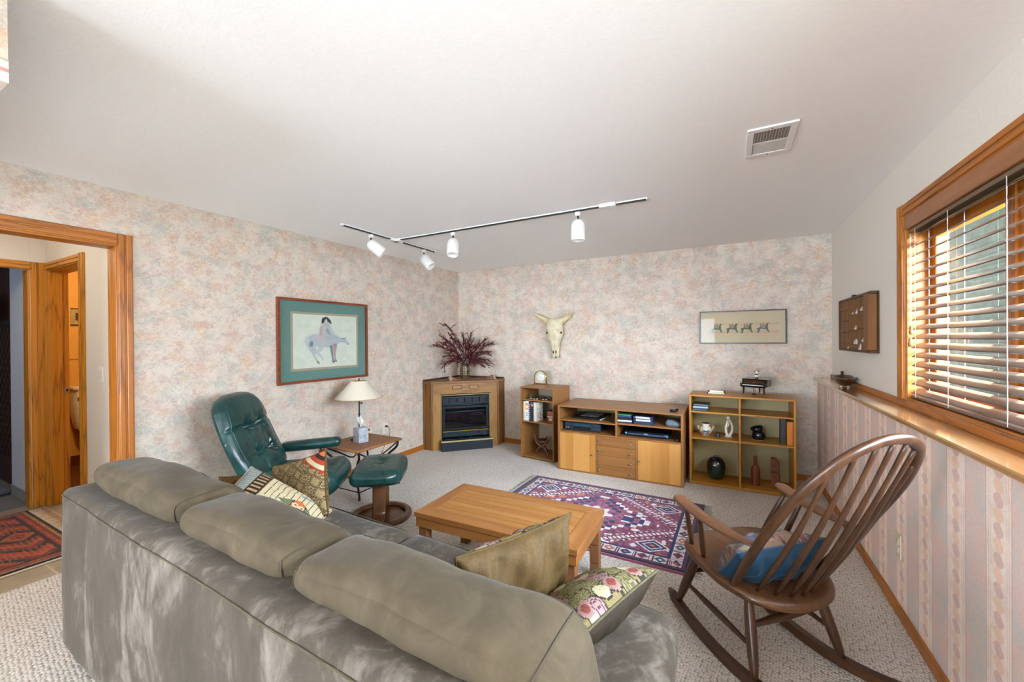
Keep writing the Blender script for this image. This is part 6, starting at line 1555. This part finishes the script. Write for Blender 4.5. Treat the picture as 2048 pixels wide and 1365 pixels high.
# ------------------------------------------------------------------ outdoors, seen through the blind
struct(MB().box(1.05, 9, -6, 9, .5, .72, b=.01).build('ground_lawn', GRASS, weld=False))
m = MB(); m.box(1.04, 4.6, 5.3, 5.5, .5, 4.2); struct(m.build('wall_outside_wing', GALV, weld=False))
m = MB(); m.box(1.46, 1.56, 5.24, 5.3, .72, 4.2, b=.01); struct(m.build('trim_outside_corner', WHITE, weld=False))
m = MB(); m.box(1.04, 1.46, 5.25, 5.31, .72, 4.2, b=.01); struct(m.build('wall_outside_return', plain('#b79d8b', .8), weld=False))
m = MB(); m.tube([(1.70, 5.25, .72), (1.70, 5.25, 4.2)], .03, 10); dsp = m.build('downspout', WHITE); tag(dsp, 'white downspout on the grey wall outside the window', 'downspout')
LFM = m_leaf('#6f9440', '#335a1f'); LFM2 = m_leaf('#88a85a', '#47702c')
def shrub(label, c, r, n, leaf, mat, trunk=0):
    t = thing('shrub' if not trunk else 'tree', label, 'shrub' if not trunk else 'tree', c)
    m = MB()
    for k in range(n):
        d = Vector((rnd.gauss(0, 1), rnd.gauss(0, 1), rnd.gauss(0, 1))).normalized(); p = Vector((d.x*r[0], d.y*r[1], d.z*r[2]))*(rnd.random()**.33)+Vector((0, 0, r[2]+trunk))
        a = Vector((rnd.gauss(0, 1), rnd.gauss(0, 1), rnd.gauss(0, .6))).normalized(); b = a.orthogonal().normalized(); l = leaf*rnd.uniform(.6, 1.3)
        m.add([p, p+a*l*.5+b*l*.28, p+a*l, p+a*l*.5-b*l*.28], [[0, 1, 2, 3]], 0)
    m.build('foliage', mat, t, weld=False, fixn=False)
    m = MB(); m.tube([(0, 0, 0), (.02, .01, (r[2]+trunk)*.6), (0, 0, r[2]+trunk)], [.05, .04, .02], 8); m.build('trunk', plain('#4b3a2a', .9), t)
shrub('green shrub outside against the grey wall', (2.7, 4.7, .72), (.55, .35, .5), 900, .10, LFM)
shrub('pale green shrub outside beyond the window', (3.6, 3.3, .72), (.9, .8, .6), 1100, .12, LFM2)
shrub('green shrub outside near the camera end of the window', (4.2, 1.6, .72), (1.1, 1.0, .8), 1100, .14, LFM)
shrub('tree with bright leaves outside above the window', (3.3, 4.3, .72), (1.5, 1.0, .9), 2200, .13, LFM2, 2.0)
# ------------------------------------------------------------------ light
w = bpy.data.worlds.new('sky'); S.world = w; w.use_nodes = True; bg = w.node_tree.nodes['Background']
tc = w.node_tree.nodes.new('ShaderNodeTexCoord'); sp = w.node_tree.nodes.new('ShaderNodeSeparateXYZ'); rp = w.node_tree.nodes.new('ShaderNodeValToRGB')
w.node_tree.links.new(tc.outputs['Generated'], sp.inputs[0]); w.node_tree.links.new(sp.outputs[2], rp.inputs[0]); w.node_tree.links.new(rp.outputs[0], bg.inputs[0])
rp.color_ramp.elements[0].position = .0; rp.color_ramp.elements[0].color = (.85, .92, 1, 1); rp.color_ramp.elements[1].position = .7; rp.color_ramp.elements[1].color = (.62, .78, 1, 1)
bg.inputs[1].default_value = SKY
def area(name, loc, rot, sx, sy, power, col, portal=False, spread=PI):
    l = bpy.data.lights.new(name, 'AREA'); l.shape = 'RECTANGLE'; l.size = sx; l.size_y = sy; l.energy = power; l.color = col; l.spread = spread
    if portal: l.cycles.is_portal = True
    o = bpy.data.objects.new(name, l); COL.objects.link(o); o.location = loc; o.rotation_euler = rot; return o
sun = bpy.data.lights.new('sun', 'SUN'); sun.energy = SUN; sun.angle = rad(.6); sun.color = (1, .95, .86)
so_ = bpy.data.objects.new('sun', sun); COL.objects.link(so_); so_.rotation_euler = Vector((.33, .20, 1.0)).to_track_quat('Z', 'Y').to_euler()
if P_UP: area('uplight_behind_camera', UPLOC, (PI, 0, 0), 2.0, 1.4, P_UP, DAY)
area('side_window_fill', (2.4, .7, 2.0), (0, rad(90), 0), 2.4, 3.6, P_WIN, DAY)  # added area lamp, out of camera view, boosts the sky light through the blind
area('daylight_rear_window', (-1.65, YR-.2, 1.11), (rad(-90), 0, PI), 2.55, 1.9, P_REAR, DAY, False, rad(SPR_R))
area('daylight_second_window', (1.06, -1.52, 1.52), (0, rad(90), 0), .9, 2.0, P_SIDE, DAY, False, rad(SPR_S))
if P_LEFT: area('daylight_left_window', (XL-.2, -3.4, 1.475), (0, rad(-90), 0), 1.1, 2.3, P_LEFT, DAY, False, rad(SPR_L))
def spotl(name, loc, aim, power, ang=110):
    l = bpy.data.lights.new(name, 'SPOT'); l.energy = power; l.color = (1, .9, .76); l.spot_size = rad(ang); l.spot_blend = 1; l.shadow_soft_size = .03
    o = bpy.data.objects.new(name, l); COL.objects.link(o); o.location = loc; o.rotation_euler = (-Vector(aim)).to_track_quat('Z', 'Y').to_euler(); return o
if P_SPOT:
    for (x, y), aim in (((-2.853, 2.632), (.55, .55, -.62)), ((-2.853, 3.354), (.62, .1, -.72)), ((-2.164, 2.94), (.12, -.25, -.95)), ((-1.0, 2.94), (0, 0, -1))):
        a_ = Vector(aim).normalized(); spotl('track_bulb', Vector((x, y, H-.106))+a_*.125, aim, P_SPOT)
def point(name, loc, power, col, r=.08):
    l = bpy.data.lights.new(name, 'POINT'); l.energy = power; l.color = col; l.shadow_soft_size = r
    o = bpy.data.objects.new(name, l); COL.objects.link(o); o.location = loc; return o
point('hall_lamp', (-4.35, .2, 2.25), P_HALL, (1, .88, .72), .12)
point('bathroom_lamp', (-5.3, 1.45, 2.2), P_BATH, (1, .70, .36), .12)
point('bedroom_daylight', (-6.3, -.9, 1.9), P_BED, (.62, .78, 1), .25)
# ------------------------------------------------------------------ camera
cd = bpy.data.cameras.new('camera'); co_ = bpy.data.objects.new('camera', cd); COL.objects.link(co_); S.camera = co_
cd.sensor_width = 36; cd.sensor_fit = 'HORIZONTAL'; cd.lens = 807.65/2048*36; cd.clip_start = .02; cd.clip_end = 100
yaw, pit, rol = .49185791, -.00350369, -.00761434
f0 = Vector((-math.sin(yaw), math.cos(yaw), 0)); r0 = Vector((math.cos(yaw), math.sin(yaw), 0)); u0 = Vector((0, 0, 1))
f2 = f0*math.cos(pit)+u0*math.sin(pit); u2 = u0*math.cos(pit)-f0*math.sin(pit)
r3 = r0*math.cos(rol)+u2*math.sin(rol); u3 = u2*math.cos(rol)-r0*math.sin(rol)
co_.matrix_world = Matrix(((r3.x, u3.x, -f2.x, 0), (r3.y, u3.y, -f2.y, 0), (r3.z, u3.z, -f2.z, 1.4), (0, 0, 0, 1)))
S.view_settings.view_transform = 'Standard'; S.view_settings.look = 'None'; S.view_settings.gamma = 1; S.view_settings.use_curve_mapping = False
S.view_settings.exposure = EXPO
cy = S.cycles; cy.use_denoising = True; cy.max_bounces = 10; cy.diffuse_bounces = 6; cy.glossy_bounces = 4; cy.transparent_max_bounces = 16; cy.caustics_reflective = False; cy.caustics_refractive = False; cy.sample_clamp_indirect = 6
